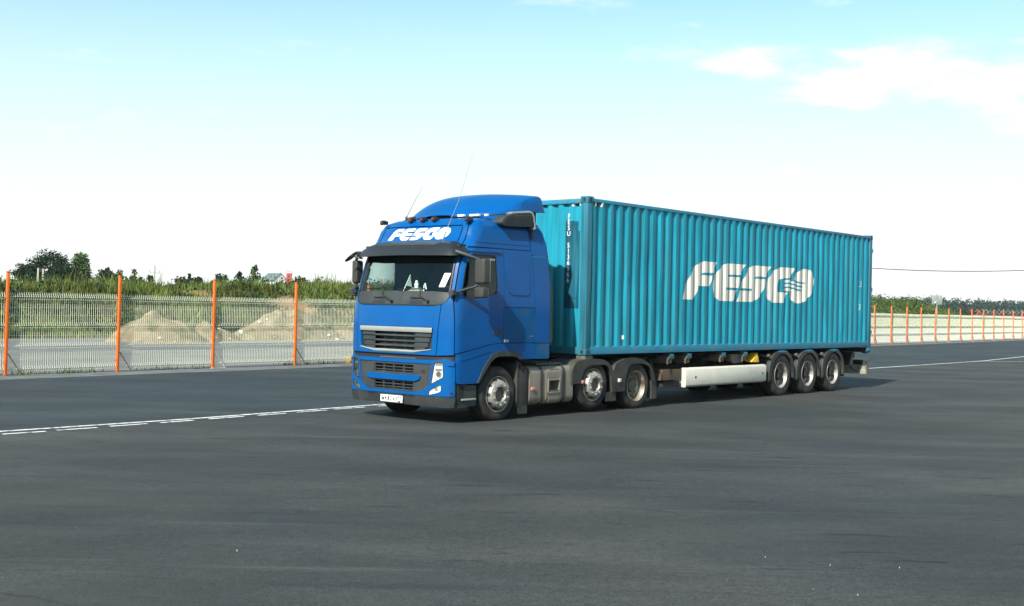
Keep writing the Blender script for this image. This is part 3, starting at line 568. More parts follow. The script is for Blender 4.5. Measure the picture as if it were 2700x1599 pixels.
# ------------------------------------------------------------------ sand heaps, house, poles behind the fence
sandm = mat('sandy_soil', (0.205, 0.16, 0.10), 0.95, var=0.3, scale=1.4, bump=0.5, bscale=6, dirt=(0.085, 0.08, 0.035), dirt_lo=0.44, dirt_hi=0.66, dirt_scale=1.6, spec=0.2)
MT['sand'] = sandm; MT['stone'] = mat('broken_concrete', (0.42, 0.40, 0.36), 0.9, var=0.2)
def rock(mb, s, m):
    vs = [m @ (Vector((x, y * .8, z * .6)) * s * random.uniform(.6, 1.3)) for x in (-1, 1) for y in (-1, 1) for z in (-1, 1)]
    mb.add(vs, [(0, 1, 3, 2), (4, 6, 7, 5), (0, 4, 5, 1), (2, 3, 7, 6), (0, 2, 6, 4), (1, 5, 7, 3)])
def heap(lab, cx_, cy_, rx, ry, h, seed, nstone):
    t = root('sand_heap', lab, 'sand heap', (cx_, cy_, 0), 0.75, group='sand heaps behind the mesh fence'); n, m = 60, 30; rows = []
    for i in range(n + 1):
        a = 2 * PI * i / n; row = []
        for j in range(m + 1):
            f = j / m; ed = 1 + 0.2 * noise.noise(Vector((math.cos(a) * 1.5, math.sin(a) * 1.5, seed)))
            x, y = rx * f * ed * math.cos(a), ry * f * ed * math.sin(a); z = h * (1 - f**2.0)**1.1 * (1 + 0.5 * noise.noise(Vector((x * 0.9, y * 0.9, seed)))) + (0.26 * noise.noise(Vector((x * 2.0, y * 2.0, seed))) + 0.12 * noise.noise(Vector((x * 5.0, y * 5.0, seed)))) * (1 - f)
            row.append((x, y, max(z, -0.05) if f < 1 else -0.08))
        rows.append(row)
    MB().grid(rows).build('heap', 'sand', t, smooth=60)
    mb = MB()
    for k in range(nstone):
        a = random.uniform(PI * 1.05, PI * 2.1); f = random.uniform(0.3, 1.0); x, y = rx * f * math.cos(a), ry * f * math.sin(a); z = h * (1 - f**1.25); s = random.uniform(0.015, 0.055) * (1 + (random.random() < .12))
        rm = Matrix.Translation((x, y, z + s * 0.3)) @ Matrix.Rotation(random.random() * 6, 4, 'Z') @ Matrix.Rotation(random.random(), 4, 'X'); rock(mb, s, rm)
    if nstone: tag(mb.build('rubble', 'stone', t, bevel=0.012), kind='stuff')
heap('pale sand heap with one rounded top between the second and third fence posts', -16.2, 54.8, 2.5, 2.0, 1.2, 1.0, 26)
heap('widest sand heap strewn with white rubble behind the fourth fence post', -11.9, 62.6, 3.6, 2.1, 1.38, 5.0, 110)
heap('small low sand heap just behind the third fence post', -14.6, 57.6, 1.5, 1.2, 0.75, 9.0, 20)
heap('low brown soil heap behind the fence beside the truck front', -8.6, 66.6, 3.0, 1.6, 0.8, 13.0, 50)
MT['roof'] = mat('grey_green_roof', (0.10, 0.135, 0.13), 0.6, var=0.1); MT['plaster'] = mat('white_plaster', (0.75, 0.74, 0.70), 0.8, var=0.05); MT['brick'] = mat('red_brick', (0.36, 0.05, 0.045), 0.8, var=0.2, scale=2)
house = root('house', 'white gabled house with grey green roof beyond the bank', 'house', (-90.3, 452.7, 0), math.radians(-45))
mb = MB(); mb.box(-4.4, 3.6, -3.0, 3.0, 0, 10.6); mb.prism([(-3.0, 10.6), (3.0, 10.6), (0, 13.0)], 0, 3.3, 3.6); mb.prism([(-3.0, 10.6), (3.0, 10.6), (0, 13.0)], 0, -4.4, -4.1); mb.build('wall', 'plaster', house, smooth=0)
mb = MB(); mb.prism([(-3.5, 10.25), (-3.5, 10.5), (0, 13.3), (0, 13.05)], 0, -4.9, 3.8); mb.prism([(3.5, 10.25), (3.5, 10.5), (0, 13.3), (0, 13.05)], 0, -4.9, 3.8); mb.build('roof', 'roof', house, smooth=0)
fr = MB().box(3.6, 3.68, -0.6, 0.6, 8.2, 9.6).build('window', 'silver', house); MB().box(3.68, 3.70, -0.5, 0.5, 8.3, 9.5).build('pane', 'black', fr)
ch = root('brick_chimney', 'red brick chimney stack with white cap right of the house gable', 'chimney', (-84.9, 452, 0), 0.1)
MB().box(-1.0, 1.0, -0.8, 0.8, 0, 13.35).build('stack', 'brick', ch, smooth=0); MB().box(-1.06, 1.06, -0.86, 0.86, 13.35, 13.85).build('cap', 'plaster', ch, smooth=0); MB().box(-1.02, 1.02, -0.82, 0.82, 13.85, 14.15).build('lid', 'roof', ch, smooth=0)
MT['pole'] = mat('concrete_pole', (0.30, 0.31, 0.31), 0.85, var=0.15)
up_ = root('utility_pole', 'thin concrete utility pole with a short crossarm behind the bank', 'utility pole', (-60.2, 200, 0), 0.2)
MB().tube([(0, 0, 0), (0, 0, 7.55)], [0.17, 0.12], 8).build('pole', 'pole', up_); mb = MB(); mb.box(-0.85, 0.85, -0.05, 0.05, 6.45, 6.6); mb.build('crossarm', 'pole', up_)
for s in (-0.8, 0.8, 0.0): MB().tube([(s, 0, 6.6 if s else 7.5), (s, 0, 6.75 if s else 7.6), (s * 1.05, 0, 7.0 if s else 7.95)], [0.05, 0.08, 0.06], 6).build('insulator', 'pole', up_)
for k, (x, lab) in enumerate([(-31.15, 'left one of the paired white concrete stakes on the bank crest'), (-30.82, 'right one of the paired white concrete stakes on the bank crest')]):
    o = obj('concrete_stake', MB().prism([(-0.055, -0.05), (0.055, -0.05), (0.05, 0.05), (-0.05, 0.05)], 2, 0, 1.62).mesh('concrete_stake', 0.02), 'cream'); o.location = (x, 78, 2.25 if k == 0 else 2.2); o.rotation_euler = (0, 0.02, 0.3); tag(o, lab, 'stake', 'pair of white stakes on the crest')
mb = MB(); mb.prism([(-0.38, 0), (0.38, 0), (0.32, 0.2), (-0.32, 0.2)], 1, -0.15, 0.15); o = obj('yellow_barrier', mb.mesh('yellow_barrier', 0.05), 'yellow'); o.location = (-5.05, 38.6, 0); o.rotation_euler = (0, 0, FA); tag(o, 'low yellow barrier block standing behind the fence beside the truck front', 'barrier')
MT['sign_grey'] = mat('sign_back_grey', (0.17, 0.19, 0.19), 0.5, 0.2)
# sign seen from behind
sg = root('road_sign', 'two grey sign plates seen from behind on one white post', 'sign', (39.3, 110, 0), -0.35)
MB().tube([(0, 0, 0), (0, 0, 4.0)], 0.05, 8).build('post', 'silver', sg)
for a, c in ((-0.46, -0.05), (0.05, 0.46)): q = MB().box(a, c, 0.05, 0.075, 3.0, 3.86).build('sign_plate', 'sign_grey', sg, bevel=0.01); MB().box(a + 0.05, c - 0.05, 0.03, 0.05, 3.4, 3.45).build('bracket', 'silver', q)
mb = MB(); mb.tube([(0, -0.05, 3.3), (-0.16, -0.2, 3.22)], 0.03, 6); mb.box(-0.24, -0.1, -0.3, -0.16, 3.14, 3.26); mb.build('lamp', 'white', sg)
# razor wire on a red railing
MT['red'] = mat('red_railing', (0.6, 0.04, 0.03), 0.5); MT['wire'] = mat('galvanised_wire', (0.5, 0.48, 0.42), 0.5, 0.4)
rz = root('razor_wire_fence', 'coiled razor wire on a low red railing beyond the orange posts', 'fence', (52.3, 135, 0), 0.05)
mb = MB(); mb.box(-0.1, 30, -0.04, 0.04, 2.0, 2.12); mb.build('rail', 'red', rz); 
for k in range(9): MB().box(k * 3.4 - 0.06, k * 3.4 + 0.06, -0.06, 0.06, 0, 2.0).build('railing_post', 'red', rz)
MB().tube([(0.0, 0, 2.1), (-0.4, -0.2, 2.75)], 0.05, 5).build('arm', 'red', rz); MB().tube([(0.3, 0, 2.05), (0.75, -0.2, 2.65)], 0.05, 5).build('arm', 'red', rz)
pts = []; mb = MB()
for i in range(1500):
    a = i * 0.24; x = 0.4 + i * 0.0195; r_ = 0.36 + 0.03 * math.sin(i * 0.05); pts.append((x + 0.15 * math.sin(a * 2), r_ * math.cos(a), 2.50 + r_ * math.sin(a)))
mb.tube(pts, 0.010, 4); mb.build('wire_coil', 'wire', rz)
# overhead cable between two poles (one behind the container, one past the right edge)
A = Vector((9.5, 66, 5.6)); B = Vector((37.5, 64, 5.6)); mb = MB(); pts = []
for i in range(41):
    f = i / 40; p = A.lerp(B, f); p.z -= 1.22 * 4 * f * (1 - f); pts.append(p)
ob = obj('overhead_cable', MB().tube(pts, 0.022, 5).mesh('overhead_cable', 0, 60), 'ink'); tag(ob, 'slack overhead cable hanging in the sky right of the container', 'cable')
for p, lab in ((A, 'pole carrying the cable, behind the container'), (B, 'pole carrying the cable, past the right edge')):
    o = obj('cable_pole', MB().tube([(0, 0, 0), (0, 0, 5.75)], [0.12, 0.09], 8).mesh('cable_pole', 0, 40), 'pole'); o.location = (p.x, p.y, 0); tag(o, lab, 'pole')

# ------------------------------------------------------------------ cab surface: c runs round the cab (0 = front middle, negative = driver's side), z up
SN, SD = 3.2, 0.36
_t = np.linspace(0, PI / 2, 700); _X = np.sin(_t)**(2 / SN); _Y = np.cos(_t)**(2 / SN)
_a = np.concatenate([[0], np.cumsum(np.hypot(np.diff(1.245 * _X), np.diff(SD * _Y)))]); C1 = float(_a[-1])
SF = hermite([(0.20, -3.56), (0.28, -3.585), (0.45, -3.625), (1.02, -3.62), (1.10, -3.612), (1.5, -3.61), (1.90, -3.58), (2.10, -3.53), (2.75, -3.34), (2.90, -3.24), (3.0, -3.15), (3.20, -3.055), (3.28, -3.00), (3.33, -2.92), (3.36, -2.82), (3.40, -2.55)])
WF = hermite([(0.2, 1.235), (0.5, 1.245), (2.0, 1.245), (2.8, 1.205), (3.0, 1.185), (3.2, 1.15), (3.28, 1.12), (3.34, 1.06), (3.37, 0.98), (3.40, 0.85)])
def surf(c, z):
    sg = -1 if c < 0 else 1; a = abs(c); w = WF(z); sf = SF(z)
    if a < C1: X = np.interp(a, _a, _X); Y = np.interp(a, _a, _Y); return Vector((sf + SD * (1 - Y), sg * w * X, z))
    return Vector((sf + SD + a - C1, sg * w, z))
def nrm(c, z):
    e = 2e-3; a = surf(c + e, z) - surf(c - e, z); b = surf(c, z + e) - surf(c, z - e); n = b.cross(a)   # outward
    if n.length < 1e-9: return Vector((-1, 0, 0))
    n.normalize(); p = surf(c, z)
    return n if n.dot(Vector((p.x + 2.2, p.y, 0))) > 0 else -n
def cF(l, z): a = float(np.interp(min(abs(l) / WF(z), 1), _X, _a)); return -a if l < 0 else a
def cS(s, z, side=-1):
    q = s - SF(z)
    a = C1 + q - SD if q > SD else float(np.interp(-(1 - max(q, 0) / SD), -_Y, _a)); return side * a
def cX(x, sg=-1): return sg * float(np.interp(x, _X, _a))
def cQ(q, sg=-1): return sg * float(np.interp(-(1 - q / SD), -_Y, _a))
def toF(pts, st=0.12): return [(cF(l, z), z) for l, z in densify(pts, st)]
def toS(pts, side=-1, st=0.10): return [(cS(s, z, side), z) for s, z in densify(pts, st)]
def lip(c, z, off): return surf(c, z) + nrm(c, z) * off
def patch(name, outer, m, parent, holes=(), off=0.0, thick=0.03, dc=0.085, dz=0.11, flip=False):
    sg = -1 if flip else 1; bm = bmesh.new(); ed = []
    for loop in [outer] + list(holes):
        vs = [bm.verts.new((sg * c, z, 0)) for c, z in loop]; ed += [bm.edges.new((vs[i], vs[(i + 1) % len(vs)])) for i in range(len(vs))]
    bmesh.ops.triangle_fill(bm, use_beauty=True, use_dissolve=False, edges=ed, normal=(0, 0, 1))
    cs = [v.co.x for v in bm.verts]; zs = [v.co.y for v in bm.verts]
    def cut(lo, hi, st, ax):
        k = math.ceil(lo / st + 0.01)
        while k * st < hi - 0.003:
            bmesh.ops.bisect_plane(bm, geom=bm.verts[:] + bm.edges[:] + bm.faces[:], dist=1e-5, plane_co=(k * st, 0, 0) if ax == 0 else (0, k * st, 0), plane_no=(1, 0, 0) if ax == 0 else (0, 1, 0)); k += 1
    cut(min(cs), max(cs), dc, 0); cut(min(zs), max(zs), dz, 1)
    P = {v: (v.co.x, v.co.y) for v in bm.verts}; NN = {v: nrm(*P[v]) for v in P}
    be = [e for e in bm.edges if len(e.link_faces) == 1]; bv = {}
    for v, (c, z) in P.items(): v.co = surf(c, z) + NN[v] * off
    bm.normal_update()
    for f in bm.faces:
        if f.normal.dot(sum((NN[v] for v in f.verts), Vector())) < 0: f.normal_flip()
    if thick:
        for e in be:
            for v in e.verts:
                if v not in bv: c, z = P[v]; bv[v] = bm.verts.new(surf(c, z) + NN[v] * (off - thick))
        for e in be:
            a, b = e.verts; f = bm.faces.new((a, b, bv[b], bv[a]))
    o = Vector(OFFS[parent.name])
    for v in bm.verts: v.co -= o
    for f in bm.faces: f.smooth = True
    for e in bm.edges:
        if len(e.link_faces) == 2 and e.calc_face_angle(0) > math.radians(40): e.smooth = False
    me = bpy.data.meshes.new(name); bm.to_mesh(me); bm.free()
    return obj(name, me, m, parent)

# ------------------------------------------------------------------ tractor
TR = troot('truck_tractor', 'blue three axle tractor unit with dark sun visor and white lettering over the windscreen', 'truck', -1.5, 0, 0)
# inner shell with openings for windscreen and door windows
WIN = [(-3.315, 2.085, .05), (-3.205, 2.022, .05), (-3.05, 2.008, .06), (-2.53, 2.092, .04), (-2.432, 2.15, .06), (-2.458, 2.70, .06), (-2.50, 2.745, .05), (-3.085, 2.750, .06), (-3.195, 2.57, .1)]
def in_ws(c, z): p = surf(c, z); return 2.135 < z < 2.80 and abs(p.y) < .85 * WF(z) and p.x < -3.1
def in_win(c, z): p = surf(c, z); return 2.04 < z < 2.72 and -3.3 + (z - 2.05) * 0.28 < p.x < -2.47 and abs(c) > 1.25
cE = C1 + (-1.47 + 3.26)
def shellc(u, z, s1): return u * C1 if abs(u) <= 1 else math.copysign(cS(SF(z) + SD + (s1 - SF(z) - SD) * (abs(u) - 1), z, 1), u)
cs = sorted(set(list(np.linspace(-2, -1, 24)) + list(np.linspace(-1, 1, 60)) + list(np.linspace(1, 2, 24)))); zs = list(np.linspace(0.30, 3.40, 64))
mb = MB(); idx = {}
for i, c in enumerate(cs):
    for j, z in enumerate(zs): q = shellc(c, z, -1.48); mb.v.append(tuple(surf(q, z) - nrm(q, z) * 0.035))
nz = len(zs)
for i in range(len(cs) - 1):
    for j in range(nz - 1):
        z = (zs[j] + zs[j + 1]) / 2; c = shellc((cs[i] + cs[i + 1]) / 2, z, -1.48); p = surf(c, z)
        if in_ws(c, z) or in_win(c, z): continue
        if z < 1.14 and p.x > -3.2: continue
        if p.x < -3.5 and abs(p.y) < .52 and (.50 < z < .67 or .78 < z < .95 or 1.12 < z < 1.47): continue
        mb.f.append((i * nz + j, (i + 1) * nz + j, (i + 1) * nz + j + 1, i * nz + j + 1))
mb.box(-1.56, -1.50, -1.18, 1.18, 1.15, 3.38); mb.box(-3.3, -1.5, -1.2, 1.2, 1.12, 1.16)
mb.build('cab_shell', 'shell', TR, smooth=40)
mb = MB(); cap = [(-2.53, -.82), (-2.53, .82), (-1.52, .84), (-1.52, -.84)]; mb.prism(cap, 2, 3.385, 3.405); 
rows = []
for u in np.linspace(-2, 2, 90): rows.append([surf(shellc(u, z, -1.50), z) for z in (3.374, 3.384, 3.394, 3.4)])
mb.grid(rows); mb.build('roof', 'blue', TR, smooth=50)
# front lid with the upper grille opening
gh = [(-.862, 1.548, .02), (.862, 1.548, .02), (.835, 1.18, .04), (.45, 1.118, .08), (-.45, 1.118, .08), (-.835, 1.18, .04)]
hood = [(-.975, 1.915, .03), (-.86, 1.888, .1), (.86, 1.888, .1), (.975, 1.915, .03), (.925, 1.098, .01), (-.925, 1.098, .01)]
patch('front_lid', toF(rounded(hood, .02)), 'blue', TR, [toF(rounded(gh, .03), .2)])
mb = MB()
for sg in (1,):
    rows = []
    for l in np.linspace(-.85, .85, 25): rows.append([lip(cF(l, z), z, o) for z, o in ((1.540, -.01), (1.540, .012), (1.505, .022), (1.462, .012), (1.462, -.02))])
    mb.grid(rows)
GR = mb.build('upper_grille', 'silver', TR, smooth=40)
mb = MB(); rows = []
for l in np.linspace(-.838, .838, 33):
    a = abs(l); zb = 1.178 if a > .83 else (1.12 + (a - .45) / .38 * .058 if a > .45 else 1.12); th = .018 + .030 * (1 - sstep(.3, .84, a)); rows.append([lip(cF(l, z), z, o) for z, o in ((zb + th, -.03), (zb + th, .008), (zb + th * .4, .016), (zb, .004), (zb, -.02))])
mb.grid(rows); mb.build('lower_trim', 'silver', GR, smooth=40)
for k, zc_ in enumerate((1.425, 1.340, 1.258, 1.185)):
    wl = .82 - .03 * k if k < 3 else .70
    for a, b_ in ((-wl, -.47), (.47, wl)):
        rows = [[lip(cF(l, z), z, o) for z, o in ((zc_ + .036, -.035), (zc_ + .034, -.016), (zc_ - .034, -.012), (zc_ - .037, -.035))] for l in np.linspace(a, b_, 7)]
        MB().grid(rows).build('grille_block', 'plastic', GR, smooth=30)
    rows = [[lip(cF(l, z), z, o) for z, o in ((zc_ - .012, -.034), (zc_ - .012, -.018), (zc_ - .038, -.008), (zc_ - .040, -.034))] for l in np.linspace(-.47, .47, 15)]
    MB().grid(rows).build('grille_slat', 'plastic', GR, smooth=30)
mb = MB()
for l in (-.24, 0, .24): mb.grid([[lip(cF(l + d, z), z, -.028) for d in (-.006, .006)] for z in (1.13, 1.46)])
mb.build('grille_rib', 'plastic', GR)
# latch gap and bits under the lid
mb = MB(); rows = [[lip(cF(l, z), z, -.025) for z in (1.03, 1.045)] for l in np.linspace(-.5, .35, 9)]; mb.grid(rows); mb.build('latch_bar', 'steel', TR)
# corner panels, bumper, lamps, on both sides
for side in (-1, 1):
    fl = side > 0
    cpn = [(-.985, 1.918)] + [(-.935, 1.098)]
    left = [(cF(l, z), z) for l, z in densify([(-.987, 1.925), (-.937, 1.098)], .1)][:9]
    right = [(cS(-3.432, z), z) for z in np.linspace(1.112, 1.93, 9)] + [(cQ(.128), 2.03)]
    top = [(cX(.885), 2.03), (cF(-1.045, 1.955), 1.955)]
    patch('corner_panel', left + right + top, 'blue', TR, flip=fl, dc=0.05)
    # pillar between windscreen and door
    pl = [(cX(.882), z) for z in np.linspace(2.80, 2.045, 9)]; pr = [(cQ(.130), z) for z in np.linspace(2.045, 2.80, 9)]
    patch('windscreen_pillar', pl + pr, 'blue', TR, flip=fl, dc=.05)
    # door with its window
    door = [(-3.42, 1.135, .01), (-3.42, 1.93, .1), (-3.388, 2.1, .1), (-3.263, 2.566, .1), (-3.132, 2.85, .06), (-2.292, 2.862, .03), (-2.292, 1.302, .01), (-2.361, 1.302, .03), (-2.646, 1.274, .06)]
    D = patch('door', toS(rounded(door)), 'blue', TR, [toS(rounded(WIN))], flip=fl)
    patch('window_pane', toS(rounded([(s * 1.0, z, .05) for s, z, r_ in WIN])), 'glass', D, off=-.018, thick=0, flip=fl)
    fr_o = rounded(WIN); cx_ = sum(p[0] for p in fr_o) / len(fr_o); cz_ = sum(p[1] for p in fr_o) / len(fr_o)
    inner = [(cx_ + (a - cx_) * .955, cz_ + (b - cz_) * .95) for a, b in fr_o]
    patch('window_seal', toS(fr_o), 'black', D, [toS(inner)], off=-.008, thick=.03, flip=fl)
    hp = [(-2.553, 1.527), (-2.318, 1.527), (-2.318, 1.434), (-2.553, 1.434)]
    patch('door_handle', toS(rounded(hp, .02)), 'plastic', D, [toS(rounded([(-2.54, 1.515), (-2.38, 1.515), (-2.42, 1.47), (-2.54, 1.47)], .012), st=.05)], off=.008, thick=.012, flip=fl)
    patch('rain_gutter', toS(rounded([(-3.14, 2.808), (-2.37, 2.815), (-2.36, 2.795), (-3.13, 2.786)], .005)), 'blue', D, off=.02, thick=.022, flip=fl)
    # panels behind the door
    patch('side_panel', toS(rounded([(-2.282, 1.897), (-2.282, 2.862), (-1.553, 2.862), (-1.472, 1.897)], .01)), 'blue', TR, flip=fl)
    bl = [(-2.225, 2.745), (-1.72, 2.752, .12), (-1.635, 2.5), (-1.628, 2.10, .1), (-2.17, 2.105, .12), (-2.245, 2.55)]
    patch('blank_window', toS(rounded(bl, .07)), 'blue', TR, off=.010, thick=.012, flip=fl)
    patch('locker_door', toS(rounded([(-2.282, 1.305), (-2.282, 1.886), (-1.472, 1.886), (-1.466, 1.298)], .01)), 'blue_dusty', TR, flip=fl)
    # upper side panel
    us = [(cX(.885), z) for z in np.linspace(3.36, 2.81, 8)] + [(cQ(.17), 2.81), (cQ(.17), 2.873)] + [(cS(s, z), z) for s, z in [q for q in [(-3.05 + .1 * k, 2.873) for k in range(15)] + [(-1.565 - .055 * k / 5, 2.873 + .097 * k) for k in range(6)] + [(-1.63 - .0975 * k, 3.372) for k in range(11)]]]
    patch('upper_side_panel', us, 'blue', TR, flip=fl)
    patch('raised_swage', toS(rounded([(-2.93, 3.20, .08), (-2.42, 3.215), (-1.64, 3.205), (-1.60, 2.95, .02), (-2.98, 2.95, .05)], .03)), 'blue', TR, off=.006, thick=.008, flip=fl)
    # side wind deflector
    df = [(-1.455, 1.292), (-1.46, 1.885), (-1.535, 2.778), (-1.122, 2.778), (-1.072, 2.24), (-1.066, 1.292)]
    patch('side_deflector', toS(rounded(df, .01)), 'blue', TR, off=.004, thick=.05, flip=fl)
    patch('deflector_top', toS(rounded([(-1.537, 2.790), (-1.60, 3.34), (-1.31, 3.36), (-1.30, 3.345), (-1.265, 3.335), (-1.13, 2.95), (-1.124, 2.790)], .01)), 'blue', TR, off=.004, thick=.05, flip=fl)
    patch('deflector_rubber', toS([(-1.075, 1.3), (-1.08, 2.2), (-1.16, 3.0), (-1.13, 3.0), (-1.0, 2.1), (-.985, 1.3)]), 'olive', TR, off=-.005, thick=.02, flip=fl)
    # lower fender panel with wheel arch
    arch = [(-1.775, 1.022), (-1.89, 1.112), (-2.03, 1.166), (-2.369, 1.171), (-2.584, 1.102), (-2.77, .90), (-2.905, .68), (-2.925, .648)]
    fp = [(-3.40, 1.118), (-3.02, 1.192), (-2.646, 1.262), (-2.50, 1.28), (-2.361, 1.291), (-1.46, 1.286), (-1.46, 1.022)] + arch + [(-3.25, .645), (-3.375, .655), (-3.398, .69), (-3.40, 1.0)]
    patch('fender_panel', toS(fp), 'blue_dusty' if False else 'blue', TR, flip=fl)
    patch('fender_crease', toS([(-3.30, 1.045), (-2.85, 1.125), (-2.62, 1.165), (-2.62, 1.155), (-3.29, 1.015)]), 'blue', TR, off=.006, thick=.008, flip=fl)
    ain = [(-2.89, .648), (-2.72, .85), (-2.60, .99), (-2.50, 1.052), (-2.40, 1.078), (-2.03, 1.075), (-1.96, 1.06), (-1.885, 1.016)]
    ar = list(arch); ar[0] = (-1.765, 1.014)
    patch('arch_trim', toS([(a, b + .002) for a, b in ar] + ain), 'plastic', TR, off=.018, thick=.06, flip=fl)
    patch('rear_skirt', toS(rounded([(-1.452, 1.286), (-1.075, 1.284), (-1.070, 1.03, .03), (-1.10, 1.016), (-1.452, 1.020)], .008)), 'blue_dusty', TR, thick=.05, flip=fl)
    # wheel well lining
    mb = MB(); wl = [(-2.95, .62), (-2.80, .88), (-2.60, 1.10), (-2.37, 1.165), (-2.03, 1.16), (-1.80, 1.02), (-1.78, .7)]
    mb.grid([[(s, side * 1.2, z), (s, side * .55, z)] for s, z in wl]); mb.box(-2.95, -1.8, side * .50, side * .55, .4, 1.15) if side > 0 else mb.box(-2.95, -1.8, -.55, -.50, .4, 1.15); mb.build('wheel_well', 'black', TR)
    # entry step
    SB = patch('step_box', toS(rounded([(-3.39, .255), (-3.39, .63), (-2.90, .615), (-2.884, .28)], .01)), 'plastic', TR, off=-.035, thick=.25, flip=fl)
    mb = MB(); y0, y1 = (-1.235, -1.10) if side < 0 else (1.10, 1.235); mb.box(-3.25, -2.915, y0, y1, .375, .405); mb.build('step_plate', 'silver', SB, bevel=.008)
    # lamps
    hl = [(-.905, 1.0, .03), (-1.062, 1.002, .02), (-1.075, .745, .02), (-.838, .618, .02)]
    fg = [(-1.045, .645, .02), (-1.045, .53, .06), (-1.0, .505), (-.80, .452, .02), (-.815, .535, .03)]
    for nm, pg, dep in (('headlamp', hl, .05), ('fog_lamp', fg, .03)):
        cx_ = sum(p[0] for p in pg) / len(pg); cz_ = sum(p[1] for p in pg) / len(pg); sh = lambda k: [((p[0] - cx_) * k + cx_, (p[1] - cz_) * k + cz_, .02) for p in pg]
        H = patch(nm, toF(rounded(sh(.985))), 'plastic', TR, [toF(rounded(sh(.91)))], off=.004, thick=.03, flip=fl)
        patch('reflector', toF(rounded(sh(.93))), 'chrome', H, off=-dep * .45, thick=0, flip=fl, dc=.03, dz=.03)
        patch('lens', toF(rounded(sh(.9))), 'lens', H, off=.0, thick=0, flip=fl)
        if nm == 'headlamp':
            for l, z, r_ in ((-.985, .80, .050), (-.925, .70, .036), (-1.02, .715, .026)):
                q = lip(cF(l * -side, z), z, -.022); n_ = nrm(cF(l * -side, z), z); MB().cyl(q - n_ * .0, q + n_ * .012, r_, 18).build('projector', 'silver', H)
                MB().cyl(q + n_ * .0125, q + n_ * .016, r_ * .72, 16).build('projector_glass', 'steel' if l == -.985 else 'chrome', H)
            for z, h_ in ((.93, .06), (.872, .012), (.852, .012)):
                MB().grid([[lip(cF(l * -side, zz), zz, -.018) for zz in (z, z + h_)] for l in np.linspace(-1.04, -.92, 4)]).build('lamp_divider', 'silver' if h_ > .02 else 'plastic', H)
        else:
            q = lip(cF(-.95 * -side, .56), .56, -.02); n_ = nrm(cF(-.95 * -side, .56), .56); MB().cyl(q - n_ * .02, q + n_ * .012, .032, 16).build('projector', 'silver', H)
    # small side marker
    patch('side_marker', toS(rounded([(-3.50, .985), (-3.43, .995), (-3.43, .935), (-3.50, .94)], .01)), 'blue', TR, off=.02, thick=.025, flip=fl)
    patch('tow_cover', toS([(-3.455 + .022 * math.cos(a * PI / 5), .498 + .022 * math.sin(a * PI / 5)) for a in range(10)], st=1), 'black', TR, off=.004, thick=.005, flip=fl)
# bumper: blue upper, grey lower
br = [(cS(-3.412, z, 1), z) for z in np.linspace(.452, 1.005, 7)]
bo = br + [(cF(1.09, 1.045), 1.045), (cF(.93, 1.022), 1.022)] + [(cF(l, 1.018), 1.018) for l in np.linspace(.85, -.85, 15)] + [(cF(-.93, 1.022), 1.022), (cF(-1.09, 1.045), 1.045)] + [(-c, z) for c, z in reversed(br)] + [(cF(l, .445), .445) for l in np.linspace(-1.1, 1.1, 17)]
cg = [(-.865, .958, .03), (.865, .958, .03), (.79, .575, .07), (.58, .492, .06), (-.58, .492, .06), (-.79, .575, .07)]
hl = [(-.905, 1.0, .03), (-1.062, 1.002, .02), (-1.075, .745, .02), (-.838, .618, .02)]; fg = [(-1.045, .645, .02), (-1.045, .53, .06), (-1.0, .505), (-.80, .452 + .008, .02), (-.815, .535, .03)]
holes = [toF(rounded(cg), .2)] + [[(sg * c, z) for c, z in toF(rounded(q), .2)] for q in (hl, fg) for sg in (1, -1)]
BU = patch('bumper', bo, 'blue', TR, holes, dc=.06)
lo = [(cF(l, .438), .438) for l in np.linspace(1.1, -1.1, 19)] + [(cS(-3.40, .438), .438), (cS(-3.40, .275), .275), (cS(-3.46, .262), .262)] + [(cF(l, .268 + .014 * (1 - abs(l))), .268 + .014 * (1 - abs(l))) for l in np.linspace(-1.05, 1.05, 17)] + [(cS(-3.46, .262, 1), .262), (cS(-3.40, .275, 1), .275), (cS(-3.40, .438, 1), .438)]
LB = patch('lower_bumper', lo, 'plastic', TR, off=.006, thick=.08)
for l in (-.905, .905, .33, -.62): MB().grid([[lip(cF(l + d, z), z, .0075) for d in (-.004, .004)] for z in (.275, .436)]).build('bumper_seam', 'black', LB)
for a, c in ((-.52, -.40), (.40, .60), (-.24, -.36)): MB().grid([[lip(cF(l, z), z, .009) for z in (.438, .418)] for l in np.linspace(a, c, 4)]).build('bumper_slot', 'black', LB)
LG = patch('lower_grille', toF(rounded([(p[0] * .995, .73 + (p[1] - .73) * .99, p[2]) for p in cg]), .2), 'plastic', TR, [toF([(-.475, .925), (.475, .925), (.47, .80), (-.47, .80)], .3), toF([(-.475, .648), (.475, .648), (.46, .52), (-.46, .52)], .3)], off=-.015, thick=.05)
for z0, z1 in ((.80, .925), (.52, .648)):
    for l in (-.47, -.235, 0, .235, .47): MB().grid([[lip(cF(l + d, z), z, -.018 - (0 if abs(d) < .01 else .02)) for d in (-.016, -.008, .008, .016)] for z in (z0, z1)]).build('grille_post', 'plastic', LG)
    for z in (z0 + .028, z0 + .078, z1 - .003): MB().grid([[lip(cF(l, z + d), z + d, o) for d, o in ((.008, -.05), (.007, -.028), (-.006, -.026), (-.008, -.05))] for l in np.linspace(-.47, .47, 9)]).build('grille_slat', 'plastic', LG)
MB().box(-3.45, -3.44, -.62, .62, .46, 1.50).build('radiator', 'ink', TR)
patch('bumper_bar', toF([(-.635, .764), (.635, .764), (.62, .70), (.53, .668), (-.53, .668), (-.62, .70)], .2), 'blue', TR, off=.014, thick=.04)
for k in range(3): MB().grid([[lip(cF(l, z), z, -.012) for z in (.80 + k * .022, .811 + k * .022)] for l in np.linspace(-.72, -.62, 3)]).build('side_louver', 'black', LG)
